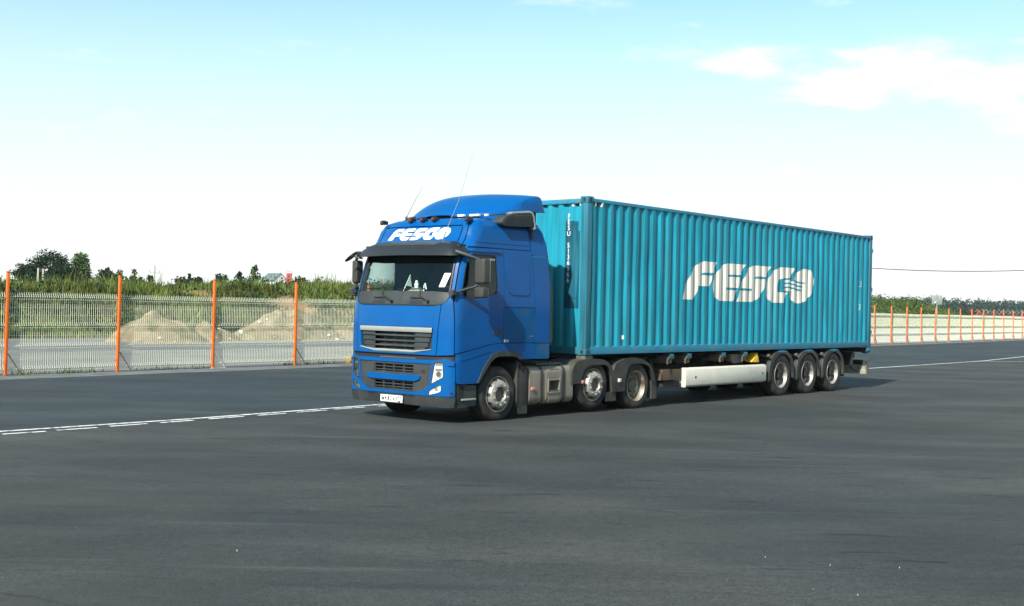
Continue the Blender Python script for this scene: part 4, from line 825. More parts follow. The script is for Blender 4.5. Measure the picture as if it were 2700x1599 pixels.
# number plate
pc = .012; pz = .352; ps = SF(.35) - .022
mb = MB(); mb.box(ps - .004, ps + .004, pc - .262, pc + .262, pz - .058, pz + .058); PLT = mb.build('number_plate', 'print', TR, bevel=.004)
MB().box(ps + .004, ps + .016, pc - .272, pc + .272, pz - .068, pz + .066).build('plate_holder', 'black', PLT)
def ptext(txt, size, l, z, sx=1.0): place_text('plate_character', txt, size, (ps - .0065, l, z), (0, -1, 0), (0, 0, 1), 'ink', PLT, sx, .004)
ptext('M', .078, pc + .198, pz - .008, .95)
for k, chv in enumerate('483'): ptext(chv, .108, pc + .130 - k * .062, pz + .0, .82)
for k, chv in enumerate('XT'): ptext(chv, .078, pc - .062 - k * .060, pz - .008, .95)
for k in range(2): ptext('7', .080, pc - .175 - k * .050, pz + .010, .82)
ptext('RUS', .026, pc - .19, pz - .042)
MB().box(ps - .0062, ps - .0055, pc - .142, pc - .138, pz - .055, pz + .055).build('plate_divider', 'ink', PLT)
mb = MB()
for a, b_, c, d in ((-.256, .256, .050, .053), (-.256, .256, -.053, -.050), (-.256, -.253, -.053, .053), (.253, .256, -.053, .053)): mb.box(ps - .0062, ps - .0055, pc + a, pc + b_, pz + c, pz + d)
mb.build('plate_border', 'ink', PLT)

# windscreen, cowl, wipers
ws = [(cF(l, z) if abs(l) < 1.05 else cX(.872, 1 if l > 0 else -1), z) for l, z in [(-1.085, 2.80), (-1.088, 2.5), (-1.09, 2.2), (-1.092, 2.03), (-1.04, 1.955), (-.96, 1.915), (-.86, 1.898), (-.4, 1.893), (.4, 1.893), (.86, 1.898), (.96, 1.915), (1.04, 1.955), (1.092, 2.03), (1.09, 2.2), (1.088, 2.5), (1.085, 2.80), (.5, 2.82), (-.5, 2.82)]]
WS = patch('windscreen', ws, 'glass', TR, off=-.006, thick=0)
cow = [(cF(l, z), z) for l, z in [(-1.07, 2.11), (-1.08, 2.04), (-1.03, 1.962), (-.95, 1.922), (-.86, 1.905), (-.4, 1.90), (.4, 1.90), (.86, 1.905), (.95, 1.922), (1.03, 1.962), (1.08, 2.04), (1.07, 2.11), (.8, 2.128), (0, 2.135), (-.8, 2.128)]]
CW = patch('cowl', cow, 'plastic', TR, off=-.002, thick=.02)
fr = [(c * 1.0, z) for c, z in ws]; 
def shrink(pts, k):
    cx_ = 0; cz_ = 2.36; return [(cx_ + (c - cx_) * (1 - k), cz_ + (z - cz_) * (1 - 2 * k)) for c, z in pts]
patch('windscreen_seal', ws, 'black', TR, [shrink(ws, .022)], off=.002, thick=.03)
for l0 in (.43, -.46):
    mb = MB(); mb.grid([[lip(cF(l, z), z, .001) for z in (1.925, 1.985)] for l in np.linspace(l0 - .14, l0 + .14, 5)]); V = mb.build('vent', 'black', CW)
    for k in range(4): MB().grid([[lip(cF(l, z), z, .004) for z in (1.932 + k * .013, 1.938 + k * .013)] for l in np.linspace(l0 - .14, l0 + .14, 5)]).build('vent_slat', 'plastic', V)
    mb = MB(); mb.tube([lip(cF(l, 2.022), 2.022, .018) for l in np.linspace(l0 - .11, l0 + .13, 5)], .012, 6); mb.tube([lip(cF(l0 - .11, 2.022), 2.022, .018), lip(cF(l0 - .13, 1.995), 1.995, -.01)], .011, 6); mb.build('grab_step', 'plastic', CW)
for pv, tip0, tip1 in (((.10, 1.955), (.80, 2.155), (.33, 2.178)), ((-.72, 1.962), (.0, 2.15), (-.60, 2.162)), ):
    a = lip(cF(*pv), pv[1], .03); m0 = lip(cF((tip0[0] + tip1[0]) / 2, 2.165), 2.165, .03)
    mb = MB(); mb.tube([a, a.lerp(m0, .45) + Vector((-.015, 0, 0)), lip(cF(tip1[0] + .08, tip1[1]), tip1[1], .03)], [.014, .011, .007], 6); mb.cyl(lip(cF(*pv), pv[1], -.02), lip(cF(*pv), pv[1], .05), .022, 10)
    WP = mb.build('wiper', 'black', TR)
    mb = MB(); mb.tube([lip(cF(l, z), z, .018) for l, z in [(tip0[0] + (tip1[0] - tip0[0]) * k / 6, tip0[1] + (tip1[1] - tip0[1]) * k / 6) for k in range(7)]], .011, 5); mb.build('wiper_blade', 'black', WP)
ST = MB(); ST.grid([[lip(cF(l, z), z, .0) for l in np.linspace(a, b_, 4)] for z, a, b_ in ((2.425, -.925, -1.035), (2.20, -.865, -.975))]); ST = ST.build('permit_sticker', 'print', TR)
MB().grid([[lip(cF(l, z), z, .002) for l in np.linspace(a, b_, 3)] for z, a, b_ in ((2.385, -.965, -.985), (2.27, -.935, -.955))]).build('sticker_print', 'green_ink', ST)
# interior
mb = MB(); mb.grid([[(s, l, z) for s, z in ((-3.46 + .06 * abs(l)**2, 2.06), (-3.30, 2.10), (-2.95, 2.09), (-2.80, 1.95), (-2.80, 1.4))] for l in np.linspace(-1.1, 1.1, 13)]); mb.build('dashboard', 'dash', TR, smooth=50)
mb = MB(); mb.lathe([(.215 + .014 * math.cos(a), .014 * math.sin(a)) for a in np.linspace(0, 2 * PI, 7)[:-1]], 28, close=True); mb.box(-.2, .2, -.01, .01, -.02, .02)
me = mb.mesh('steering_wheel'); SW = obj('steering_wheel', me, 'black', TR); SW.location = Vector((-2.82, -.62, 2.12)) - Vector(OFFS[TR.name]); SW.rotation_euler = (math.radians(90), 0, math.radians(0)); SW.rotation_euler = (Matrix.Rotation(math.radians(25), 3, 'Y') @ Matrix.Rotation(PI / 2, 3, 'X')).to_euler()
for l in (-.62, .62):
    mb = MB(); mb.box(-2.55, -2.0, l - .26, l + .26, 1.5, 1.75); mb.prism([(-2.12, 1.7), (-1.95, 1.7), (-1.85, 2.45), (-1.98, 2.45)], 1, l - .25, l + .25); SE = mb.build('seat', 'interior', TR, bevel=.04)
    mb = MB(); mb.prism([(-1.97, 2.47), (-1.87, 2.47), (-1.86, 2.68), (-1.94, 2.68)], 1, l - .14, l + .14); mb.build('headrest', 'interior', SE, bevel=.03)
mb = MB(); mb.box(-1.60, -1.57, -1.15, 1.15, 1.2, 3.3); mb.box(-3.25, -1.6, -1.12, 1.12, 2.86, 2.90); mb.box(-3.20, -2.9, -1.02, 1.02, 2.62, 2.86); mb.build('cab_lining', 'interior', TR)  # low front box added to show a dark band through the windscreen
mb = MB(); mb.tube([(-3.24, .30, 2.80), (-3.24, .31, 2.62), (-3.24, .30, 2.6)], .006, 4); mb.build('mirror_cord', 'black', TR)
# sun visor
def hlip(c, z, o): n_ = nrm(c, z); n_.z = 0; n_.normalize(); return surf(c, z) + n_ * o
mb = MB(); cv_ = abs(cS(-3.125, 2.86)); rows = []
def vhl(c, z, o): return hlip(c / cv_ * abs(cS(-3.125 if z > 2.8 else -3.14, z)), z, o)
for c in np.linspace(-cv_, cv_, 61):
    e = 1 - 0.70 * sstep(.82, 1.0, abs(c) / cv_); k = 1 - .25 * sstep(.85, 1, abs(c) / cv_); zs_ = .012 * (1 - abs(c))
    rows.append([vhl(c, z, o * e) + Vector((0, 0, zs_)) for z, o in ((2.945, -.02), (2.958, .03), (2.952, .085), (2.89, .155), (2.884, .156), (2.82, .185), (2.708 + .10 * (1 - k), .195), (2.702 + .10 * (1 - k), .185), (2.82, .165), (2.90, .03), (2.90, -.02))])
VI = mb.grid(rows).build('sun_visor', 'visor', TR, smooth=35)
rows = []
for c in np.linspace(-cv_ * .74, cv_ * .80, 41):
    f = min(1, (cv_ * .80 - abs(c)) / (cv_ * .30)); f = max(0.0, f)**.5; rows.append([vhl(c, z, o) + Vector((0, 0, .012 * (1 - abs(c)))) for z, o in ((2.960, .035), (2.955, .092), (2.955 - .062 * f, .092 + .070 * f), (2.955 - .070 * f, .092 + .066 * f))])
MB().grid(rows).build('visor_lip', 'mirror', VI, smooth=35).data.materials[0] = MT['plastic']
# header with lettering
ho = [(cF(l, z) if abs(l) < 8 else cX(.872, 1 if l > 0 else -1), z) for l, z in ([(-9, 2.90), (-9, 3.15), (-9, 3.30), (-9, 3.365)] + [(l, 3.365) for l in np.linspace(-.8, .8, 9)] + [(9, 3.365), (9, 3.30), (9, 3.15), (9, 2.90), (.945, 2.90), (.925, 3.205), (.895, 3.235), (-.895, 3.235), (-.925, 3.205), (-.945, 2.90)])]
patch('header', ho, 'blue', TR)
HP = patch('header_panel', toF(rounded([(-.928, 2.90), (-.908, 3.220), (.908, 3.220), (.928, 2.90)], .03)), 'blue', TR, off=-.004)
LOGO = {
 'F': [(3.218, 2.131), (3.248, 2.244), (3.3, 2.356), (3.385, 2.469), (3.46, 2.575), (3.53, 2.68), (3.62, 2.77), (3.74, 2.85), (3.88, 2.905), (4.04, 2.932), (4.557, 2.93), (4.383, 2.703), (4.002, 2.695), (3.945, 2.645), (4.342, 2.645), (4.318, 2.534), (4.262, 2.418), (3.79, 2.418), (3.764, 2.305), (3.705, 2.199), (3.623, 2.131)],
 'E': [(4.964, 2.928), (5.718, 2.93), (5.532, 2.698), (5.061, 2.692), (4.963, 2.645), (5.465, 2.647), (5.461, 2.53), (5.422, 2.414), (4.909, 2.414), (4.891, 2.365), (5.391, 2.362), (5.306, 2.251), (5.184, 2.124), (4.636, 2.124), (4.475, 2.208), (4.379, 2.308), (4.351, 2.421), (4.38, 2.536), (4.468, 2.66), (4.582, 2.764), (4.695, 2.84), (4.816, 2.896)],
 'S': [(6.02, 2.915), (6.13, 2.93), (6.838, 2.93), (6.64, 2.691), (6.231, 2.691), (6.14, 2.64), (6.593, 2.64), (6.574, 2.481), (6.502, 2.364), (6.364, 2.257), (6.212, 2.17), (6.0, 2.124), (5.38, 2.122), (5.468, 2.362), (5.99, 2.365), (5.994, 2.414), (5.487, 2.414), (5.553, 2.5), (5.652, 2.615), (5.735, 2.725), (5.809, 2.807), (5.904, 2.872)],
 'C': [(7.156, 2.9), (7.29, 2.932), (7.404, 2.94), (7.974, 2.94), (7.792, 2.702), (7.472, 2.697), (7.272, 2.656), (7.167, 2.593), (7.137, 2.496), (7.147, 2.368), (7.645, 2.366), (7.562, 2.255), (7.43, 2.126), (6.899, 2.124), (6.748, 2.2), (6.645, 2.32), (6.624, 2.469), (6.699, 2.6), (6.803, 2.716), (6.899, 2.804), (7.029, 2.862)],
 'O': [(7.93, 2.67), (7.992, 2.758), (8.092, 2.832), (8.23, 2.895), (8.40, 2.934), (8.58, 2.945), (8.75, 2.922), (8.91, 2.84), (8.99, 2.72), (8.985, 2.59), (8.90, 2.44), (8.753, 2.303), (8.542, 2.189), (8.35, 2.14), (8.132, 2.125), (7.952, 2.145), (7.831, 2.221), (7.755, 2.317), (7.731, 2.401), (7.44, 2.41), (7.448, 2.56), (7.503, 2.645), (7.705, 2.665)]}
WAVES = [[(7.763, 2.684), (7.971, 2.664), (8.211, 2.632), (8.49, 2.623), (8.467, 2.595), (8.197, 2.599), (7.957, 2.628), (7.75, 2.649)],
 [(7.43, 2.588), (7.708, 2.603), (7.959, 2.578), (8.215, 2.543), (8.433, 2.534), (8.398, 2.499), (8.186, 2.511), (7.946, 2.544), (7.709, 2.568), (7.425, 2.553)],
 [(7.42, 2.498), (7.712, 2.512), (7.963, 2.488), (8.218, 2.455), (8.339, 2.451), (8.295, 2.411), (8.19, 2.419), (7.95, 2.451), (7.713, 2.477), (7.415, 2.463)]]
def cabxy(p): u = (p[0] - 3.218) / (9.0 - 3.218); v = (p[1] - 2.12) / .825; return (.700 - u * 1.425, 2.992 + v * .203)
for k, pg in LOGO.items(): patch('logo_letter', [(cF(*q), q[1]) for q in [cabxy(p) for p in pg]], 'print', HP, off=.004, thick=.006)
for pg in WAVES: patch('logo_wave', [(cF(*q), q[1]) for q in [cabxy(p) for p in pg]], 'blue', HP, off=.006, thick=.002)
for pg in ([(3.90, 2.61), (3.97, 2.725), (4.40, 2.725), (4.34, 2.61)], [(4.92, 2.61), (5.02, 2.725), (5.54, 2.725), (5.44, 2.61)], [(6.10, 2.61), (6.2, 2.725), (6.66, 2.725), (6.6, 2.61)], [(4.86, 2.335), (4.88, 2.445), (6.02, 2.445), (6.0, 2.335)], [(5.36, 2.12), (5.74, 2.70), (5.83, 2.70), (5.42, 2.12)]): patch('logo_gap', [(cF(*q), q[1]) for q in [cabxy(p) for p in pg]], 'blue', HP, off=.006, thick=.002)
# roof lamps, aerials
for l, s, z, m_ in ((1.02, -2.95, 3.315, 'mirror'), (.30, -2.97, 3.335, 'redlens'), (.02, -2.97, 3.34, 'redlens'), (-.25, -2.97, 3.34, 'redlens'), (-1.0, -2.95, 3.315, 'mirror')):
    mb = MB(); mb.prism([(s + .08, z - .02), (s - .04, z - .03), (s - .05, z + .03), (s - .01, z + .055), (s + .08, z + .04)], 1, l - .042, l + .042); RL = mb.build('roof_lamp', 'black', TR, bevel=.012)
    mb = MB(); mb.box(s - .056, s - .044, l - .028, l + .028, z - .012, z + .024); mb.build('lamp_lens', m_, RL, bevel=.006)
mb = MB(); mb.cyl((-2.9, .50, 3.36), (-2.9, .50, 3.42), .018, 8); mb.tube([(-2.9, .50, 3.4), (-2.88, .34, 3.66), (-2.87, .13, 3.95)], [.006, .004, .0025], 5); mb.build('aerial', 'mirror', TR)
mb = MB(); q = lip(cF(-.62, 2.985), 2.985, .0); mb.tube([q, lip(cF(-.65, 3.12), 3.12, .03)], [.013, .012], 7); a_ = lip(cF(-.65, 3.12), 3.12, .03); mb.tube([a_, a_ + Vector((.05, -.22, .48)), a_ + Vector((.1, -.50, 1.3))], [.006, .0045, .0025], 5); mb.build('aerial', 'silver', TR)
# roof spoiler
mb = MB(); rows = []
HW = hermite([(-2.62, .30), (-2.60, .46), (-2.54, .62), (-2.40, .84), (-2.20, 1.02), (-2.0, 1.12), (-1.8, 1.165), (-1.3, 1.175), (-1.17, 1.165)]); ZT = hermite([(-2.62, 3.445), (-2.58, 3.50), (-2.50, 3.575), (-2.35, 3.68), (-2.15, 3.775), (-1.9, 3.845), (-1.6, 3.885), (-1.4, 3.89), (-1.3, 3.87), (-1.17, 3.62)])
ZK = hermite([(-2.62, 3.432), (-2.5, 3.45), (-2.3, 3.50), (-2.1, 3.565), (-1.9, 3.645), (-1.7, 3.73), (-1.5, 3.80), (-1.36, 3.825), (-1.27, 3.80), (-1.17, 3.58)])
ZB = hermite([(-2.62, 3.415), (-2.45, 3.405), (-2.3, 3.36), (-2.2, 3.35), (-1.7, 3.40), (-1.62, 3.45), (-1.55, 3.54), (-1.17, 3.545)])
for s in list(np.linspace(-2.62, -2.4, 8)) + list(np.linspace(-2.35, -1.3, 22)) + [-1.27, -1.24, -1.205, -1.175]:
    hw, zt_, zb_ = HW(s), ZT(s), ZB(s); zk = min(zt_ - .012, ZK(s)); row = [(s, -hw, zb_), (s, -hw, (zb_ + zk) / 2), (s, -hw * .985, zk - .012)]
    for x in np.linspace(-1, 1, 33): row.append((s, hw * .975 * x, zk + (zt_ - zk) * (1 - abs(x)**2.6)))
    row += [(s, hw * .985, zk - .012), (s, hw, (zb_ + zk) / 2), (s, hw, zb_)]
    rows.append(row)
mb.grid(rows); SPL = mb.build('roof_spoiler', 'blue', TR, smooth=38)
MB().grid([[(s, HW(s) * l, ZB(s) + .01) for l in np.linspace(-.97, .97, 9)] for s in np.linspace(-2.58, -1.2, 10)]).build('spoiler_underside', 'black', SPL)
mb = MB(); mb.box(-2.5, -1.35, -.75, .75, 3.395, 3.46); mb.box(-1.62, -1.33, -1.10, 1.10, 3.36, 3.56); mb.build('spoiler_mount', 'black', TR)
for l, w_, s in ((-.55, .07, -2.66), (-.82, .10, -2.62), (-1.02, .03, -2.55)): MB().box(s, s + .06, l - w_, l + w_, 3.405, 3.44).build('beacon_strip', 'print', TR, bevel=.006)
# crease along each spoiler flank, air intakes
for side in (-1, 1):
    MB().grid([[(s, side * (HW(s) * 1.0 + .004), 3.40 + .075 * (s + 2.55) / .5 + d) for d in (0, .012)] for s in np.linspace(-2.52, -2.05, 12)]).build('spoiler_seam', 'black', SPL)
    io = [(-2.41, 3.305, .04), (-2.33, 3.395, .06), (-2.15, 3.455, .06), (-1.68, 3.500, .06), (-1.60, 3.46, .05), (-1.553, 3.275, .01), (-2.34, 3.245, .05)]
    y0, y1 = (-1.255, -1.02) if side < 0 else (1.02, 1.255)
    mb = MB(); mb.prism(rounded(io, .03), 1, y0, y1); INT = mb.build('air_intake', 'plastic', TR, bevel=.02)
    for k in range(15):
        s = -2.33 + k * .052; top_ = min(3.472, 3.36 + (s + 2.40) * .55 if s < -2.2 else 3.44 + (s + 2.2) * .085) - .012; bot = 3.275; yy = -1.259 if side < 0 else 1.259
        MB().add([(s, yy, bot), (s + .022, yy, bot), (s + .072, yy, top_), (s + .05, yy, top_)], [(0, 1, 2, 3)]).build('louver', 'ink', INT)
    tr_o = [(-2.20, 3.470), (-2.12, 3.500), (-1.70, 3.548), (-1.61, 3.528), (-1.562, 3.46), (-1.515, 3.24), (-1.575, 3.235)]; tr_i = [(-1.578, 3.262), (-1.55, 3.275), (-1.598, 3.455), (-1.63, 3.490), (-1.69, 3.508), (-2.10, 3.468), (-2.18, 3.444)]
    mb = MB(); ya, yb = (-1.262, -1.16) if side < 0 else (1.16, 1.262); mb.prism(tr_o + tr_i, 1, ya, yb); mb.build('intake_trim', 'paper', INT, bevel=.004).data.materials[0] = MT['silver']
# mirrors
def mirror_set(side):
    s0 = -3.22; y = lambda a: side * a; w0, w1 = (1.36, 1.575) if side < 0 else (1.34, 1.47); ds = .13 if side < 0 else .03
    mb = MB()
    def bx(a, b, c, d, z0, z1): mb.box(a, b, min(y(c), y(d)), max(y(c), y(d)), z0, z1)
    bx(-3.30 + ds, -3.13 + ds, w0, w1, 2.262, 2.665); MH = mb.build('mirror', 'mirror', TR, bevel=.045, seg=3)
    mb = MB(); bx(-3.31 + ds, -3.16 + ds, w0 + .01, w1 - .01, 2.035, 2.205); mb.build('wide_mirror', 'mirror', MH, bevel=.035, seg=3)
    mb = MB(); bx(-3.132 + ds, -3.124 + ds, w0 + .025, w1 - .02, 2.29, 2.635); bx(-3.162 + ds, -3.154 + ds, w0 + .03, w1 - .03, 2.055, 2.185); mb.build('mirror_glass', 'chrome', MH)
    mb = MB(); mb.tube([(-3.35, y(1.13), 2.775), (-3.34, y(1.22), 2.75), (-3.27 + ds, y(1.38), 2.67), (-3.24 + ds, y(1.42), 2.65)], [.035, .03, .026, .024], 8); mb.build('mirror_arm', 'plastic', MH, smooth=50); mb = MB(); mb.tube([(-3.50, y(1.14), 2.12), (-3.42, y(1.24), 2.125), (-3.28 + ds, y(1.36), 2.21), (-3.24 + ds, y(1.40), 2.255)], [.035, .024, .022, .02], 8)
    mb.tube([(-3.24 + ds, y(1.42), 2.19), (-3.24 + ds, y(1.42), 2.27)], .012, 6); bx(-3.52, -3.40, 1.14, 1.24, 2.07, 2.15); mb.build('mirror_arm', 'plastic', MH, smooth=50)
mirror_set(-1); mirror_set(1)
mb = MB(); rows = []
for i in range(9):
    a = i / 8; w_ = .075 * math.sin(PI * min(1, a * .85 + .1))**.7
    p = Vector((-3.52, 1.34, 2.645)).lerp(Vector((-3.36, 1.20, 2.80)), a); rows.append([p + Vector((-.02, -.04, .10)) * w_ / .075 * .5, p + Vector((-.05, .0, 0)) * w_ / .075, p - Vector((-.02, -.04, .10)) * w_ / .075 * .5, p + Vector((.05, 0, .01)) * w_ / .075, p + Vector((-.02, -.04, .10)) * w_ / .075 * .5])
mb.grid(rows); mb.tube([(-3.38, 1.22, 2.79), (-3.36, 1.14, 2.80), (-3.33, 1.06, 2.74)], .014, 6); mb.tube([(-3.40, 1.25, 2.72), (-3.36, 1.2, 2.70), (-3.33, 1.12, 2.69)], .016, 6); mb.build('kerb_mirror', 'plastic', TR, smooth=60)
# window lettering and stickers on the driver's side
DR = [o for o in TR.children if o.name.startswith('door')][0]
place_text('window_lettering', 'VOLVO', .045, (-2.60, -1.232, 2.67), (1, 0, 0), (0, .05, 1), 'print', DR)
mb = MB(); mb.box(-2.275, -2.245, -1.248, -1.246, 1.308, 1.358); q = mb.build('sticker', 'print', TR); MB().box(-2.235, -2.155, -1.2475, -1.2462, 1.312, 1.352).build('sticker_print', 'silver', q)
mb = MB(); mb.box(-1.60, -1.51, -1.2475, -1.2462, 1.405, 1.413); mb.build('sticker', 'silver', TR)

# chassis
mb = MB()
for sg in (-1, 1): mb.box(-3.2, 2.6, sg * .43 - .04, sg * .43 + .04, .68, .94)
for s in (-1.2, -.2, .9, 2.3): mb.box(s, s + .12, -.43, .43, .70, .92)
mb.box(-3.3, -1.7, -.45, .45, .45, 1.1); CHS = mb.build('chassis', 'grime', TR, bevel=.01)
mb = MB(); mb.cyl((1.05, 0, .99), (1.05, 0, 1.03), .45, 24); mb.box(.7, 1.5, -.5, .5, .92, .99); mb.build('fifth_wheel', 'grime', TR)
mb = MB()
for k in range(4): mb.tube([(-1.45, -.35 + k * .2, 1.3), (-1.0, -.3 + k * .2, 1.15), (-.5, -.3 + k * .2, 1.35), (-.05, -.25 + k * .18, 1.25)], .022, 6)
mb.build('air_hose', 'black', TR)
mb = MB(); mb.box(-1.44, -1.1, -.9, .9, 1.0, 2.6); mb.build('air_filter_housing', 'black', TR, bevel=.05)
# battery box, tank, flaps
for side in (-1, 1):
    def bx(mb, a, b, c, d, z0, z1): mb.box(a, b, min(side * c, side * d), max(side * c, side * d), z0, z1)
    mb = MB(); bx(mb, -1.845, -1.60, .75, 1.20, .215, .85); bx(mb, -1.88, -1.83, .6, 1.21, .22, .95); bx(mb, -1.60, -1.545, .8, 1.17, .30, .87); BB = mb.build('battery_box', 'fender', TR, bevel=.02)
    MB().box(-1.842, -1.598, min(side * 1.196, side * 1.206), max(side * 1.196, side * 1.206), .085, .225).build('mud_flap', 'fender', BB)
    mb = MB(); mb.tube([(-1.9, side * 1.18, .98), (-1.80, side * 1.2, .93), (-1.77, side * 1.2, .86), (-1.70, side * 1.2, .87)], .03, 7); mb.build('hose', 'grime', BB)
    def sec(lo_, r_=.12): return rounded([(side * .58, .215, .10), (side * lo_, .215, .14), (side * lo_, .885, .14), (side * .58, .885, .10)], r_, 5)
    def notch(): return rounded([(side * .58, .215, .10), (side * 1.205, .215, .14), (side * 1.205, .435, .01), (side * 1.03, .435, .01), (side * 1.03, .618, .03), (side * 1.205, .625, .02), (side * 1.205, .885, .14), (side * .58, .885, .10)], .01, 5)
    mb = MB(); mb.prism(sec(1.195), 0, -1.525, -1.085); mb.prism(notch(), 0, -1.015, -.725); mb.prism(sec(1.205), 0, -1.085, -1.015); mb.prism(sec(1.205), 0, -.725, -.655); mb.prism(sec(1.195), 0, -.655, -.315)
    TK = mb.build('fuel_tank', 'tank', TR, smooth=40)
    for s in (-1.20, -.585):
        mb = MB(); mb.prism(rounded([(side * .57, .207, .1), (side * 1.205, .207, .148), (side * 1.205, .893, .148), (side * .57, .893, .1)], .1, 5), 0, s - .036, s + .036); mb.build('tank_strap', 'fender', TK, smooth=40)
    mb = MB(); fr_ = [(-1.06, .70), (-1.04, .66), (-1.045, .40), (-1.02, .375), (-.72, .375), (-.695, .40), (-.70, .66), (-.715, .82), (-1.03, .82)]
    yo, yi = side * 1.218, side * 1.195
    mb.prism(rounded(fr_, .02), 1, yo, yi)
    mb = MB()
    for a, b_, z0, z1 in ((-1.045, -1.015, .40, .66), (-.727, -.697, .40, .66), (-1.045, -.697, .625, .645), (-1.045, -.697, .40, .432)): bx(mb, a, b_, 1.19, 1.222, z0, z1)
    mb.build('step_frame', 'tank', TK, bevel=.008)
    mb = MB(); bx(mb, -1.01, -.73, 1.15, 1.212, .440, .455); bx(mb, -1.0, -.74, 1.185, 1.20, .815, .832); mb.build('step_tread', 'steel', TK, bevel=.005)
    mb = MB(); bx(mb, -1.49, -1.40, 1.195, 1.222, .475, .525); mb.build('side_reflector', 'amber', TK, bevel=.006)
    mb = MB(); mb.cyl((-.45, side * 1.0, .86), (-.45, side * 1.0, .93), .055, 14); mb.build('filler_cap', 'black', TK)
    mb = MB(); bx(mb, -1.25, -.55, .72, 1.12, .90, .922); 
    for k in range(6): bx(mb, -1.24 + k * .12, -1.18 + k * .12, .74, 1.1, .922, .94)
    mb.build('catwalk_plate', 'steel', TR, bevel=.004)
    # fenders over pusher and drive wheels
    def fender(nm, outer, inner, yo=1.235, yi=.62, m_='fender'):
        mb = MB(); n_ = 26
        def res(pts):
            L = [0]
            for i in range(len(pts) - 1): L.append(L[-1] + math.dist(pts[i], pts[i + 1]))
            return [(float(np.interp(t, L, [p[0] for p in pts])), float(np.interp(t, L, [p[1] for p in pts]))) for t in np.linspace(0, L[-1], n_)]
        A_, B_ = res(outer), res(inner)
        mb.grid([[(a[0], side * yo, a[1]), (b[0], side * yo, b[1])] for a, b in zip(A_, B_)])
        mb.grid([[(a[0], side * yi, a[1]), (a[0], side * (yo - .03), a[1]), (a[0], side * (yo - .008), a[1] - .004), (a[0], side * yo, a[1] - .014)] for a in A_])
        mb.grid([[(b[0], side * yo, b[1]), (b[0], side * (yo - .05), b[1] + .005)] for b in B_]); return mb.build(nm, m_, TR, smooth=45)
    F1 = fender('rear_fender', [(-.38, .545), (-.38, .80), (-.33, .90), (-.2, .962), (.0, .982), (.34, .985), (.55, .965), (.70, .915), (.82, .82), (.90, .66), (.985, .355)], [(-.10, .545), (-.095, .66), (-.04, .78), (.04, .845), (.2, .868), (.344, .875), (.52, .874), (.643, .862), (.73, .79), (.80, .66), (.84, .355)])
    MB().box(.655, .985, min(side * 1.20, side * 1.21), max(side * 1.20, side * 1.21), .185, .36).build('mud_flap', 'fender', F1)
    F2 = fender('rear_fender', [(.995, .355), (.90, .60), (.86, .78), (.98, .90), (1.211, .968), (1.559, .982), (1.75, .968), (1.90, .925), (2.05, .855), (2.20, .72), (2.27, .50)], [(1.232, .355), (1.245, .55), (1.30, .72), (1.396, .845), (1.52, .868), (1.64, .870), (1.85, .858), (2.0, .825), (2.08, .76), (2.15, .645), (2.20, .50)])
    MB().box(2.18, 2.36, min(side * 1.10, side * 1.2), max(side * 1.10, side * 1.2), .17, .52).build('mud_flap', 'fender', F2)
    mb = MB(); bx(mb, 1.01, 1.085, 1.23, 1.265, .535, .60); mb.build('side_reflector', 'amber2', F2, bevel=.006)
    mb = MB(); bx(mb, -.115, -.055, 1.235, 1.26, .545, .605); mb.build('side_reflector', 'amber', F1, bevel=.012)
    mb = MB(); bx(mb, .25, .36, 1.02, 1.12, .985, 1.035); mb.build('bracket', 'cream', F1, bevel=.008)

# ------------------------------------------------------------------ wheels
def tyre_mesh(R, w, zc_, tread=True):
    pr = [(.292, .03), (.296, .006), (.33, -.006), (R - .09, -.012), (R - .05, -.006), (R - .018, .012), (R - .003, .038), (R, .055)]
    for k in range(1, 4): y = .03 + (w - .06) * k / 4; pr += [(R, y - .008), (R - .013, y - .006), (R - .013, y + .006), (R, y + .008)]
    pr += [(R, w - .055), (R - .003, w - .038), (R - .018, w - .012), (R - .05, w + .006), (R - .09, w + .012), (.33, w + .006), (.296, w - .006), (.292, w - .03)]
    mb = MB().lathe(pr, 56); mb.v = [(x, y, max(z, -zc_) if z > -zc_ - .2 else z) for x, y, z in mb.v]; return mb
def rim_mb(style):
    mb = MB()
    if style == 'outset':
        mb.lathe([(.294, .02), (.299, .0), (.297, -.008), (.288, -.006), (.282, .012), (.266, .03), (.262, .06)], 48)
        mb.lathe([(.262, .058), (.258, .045), (.252, .022), (.242, -.012), (.232, -.045), (.222, -.058), (.215, -.063), (.130, -.066), (.124, -.058), (.120, .02)], 48)
    else:
        mb.lathe([(.294, .02), (.299, .0), (.297, -.008), (.288, -.006), (.280, .014), (.268, .028), (.262, .07), (.258, .12), (.262, .128), (.254, .140), (.238, .155), (.215, .160), (.15, .160), (.13, .158)], 48)
    return mb
WH = {}
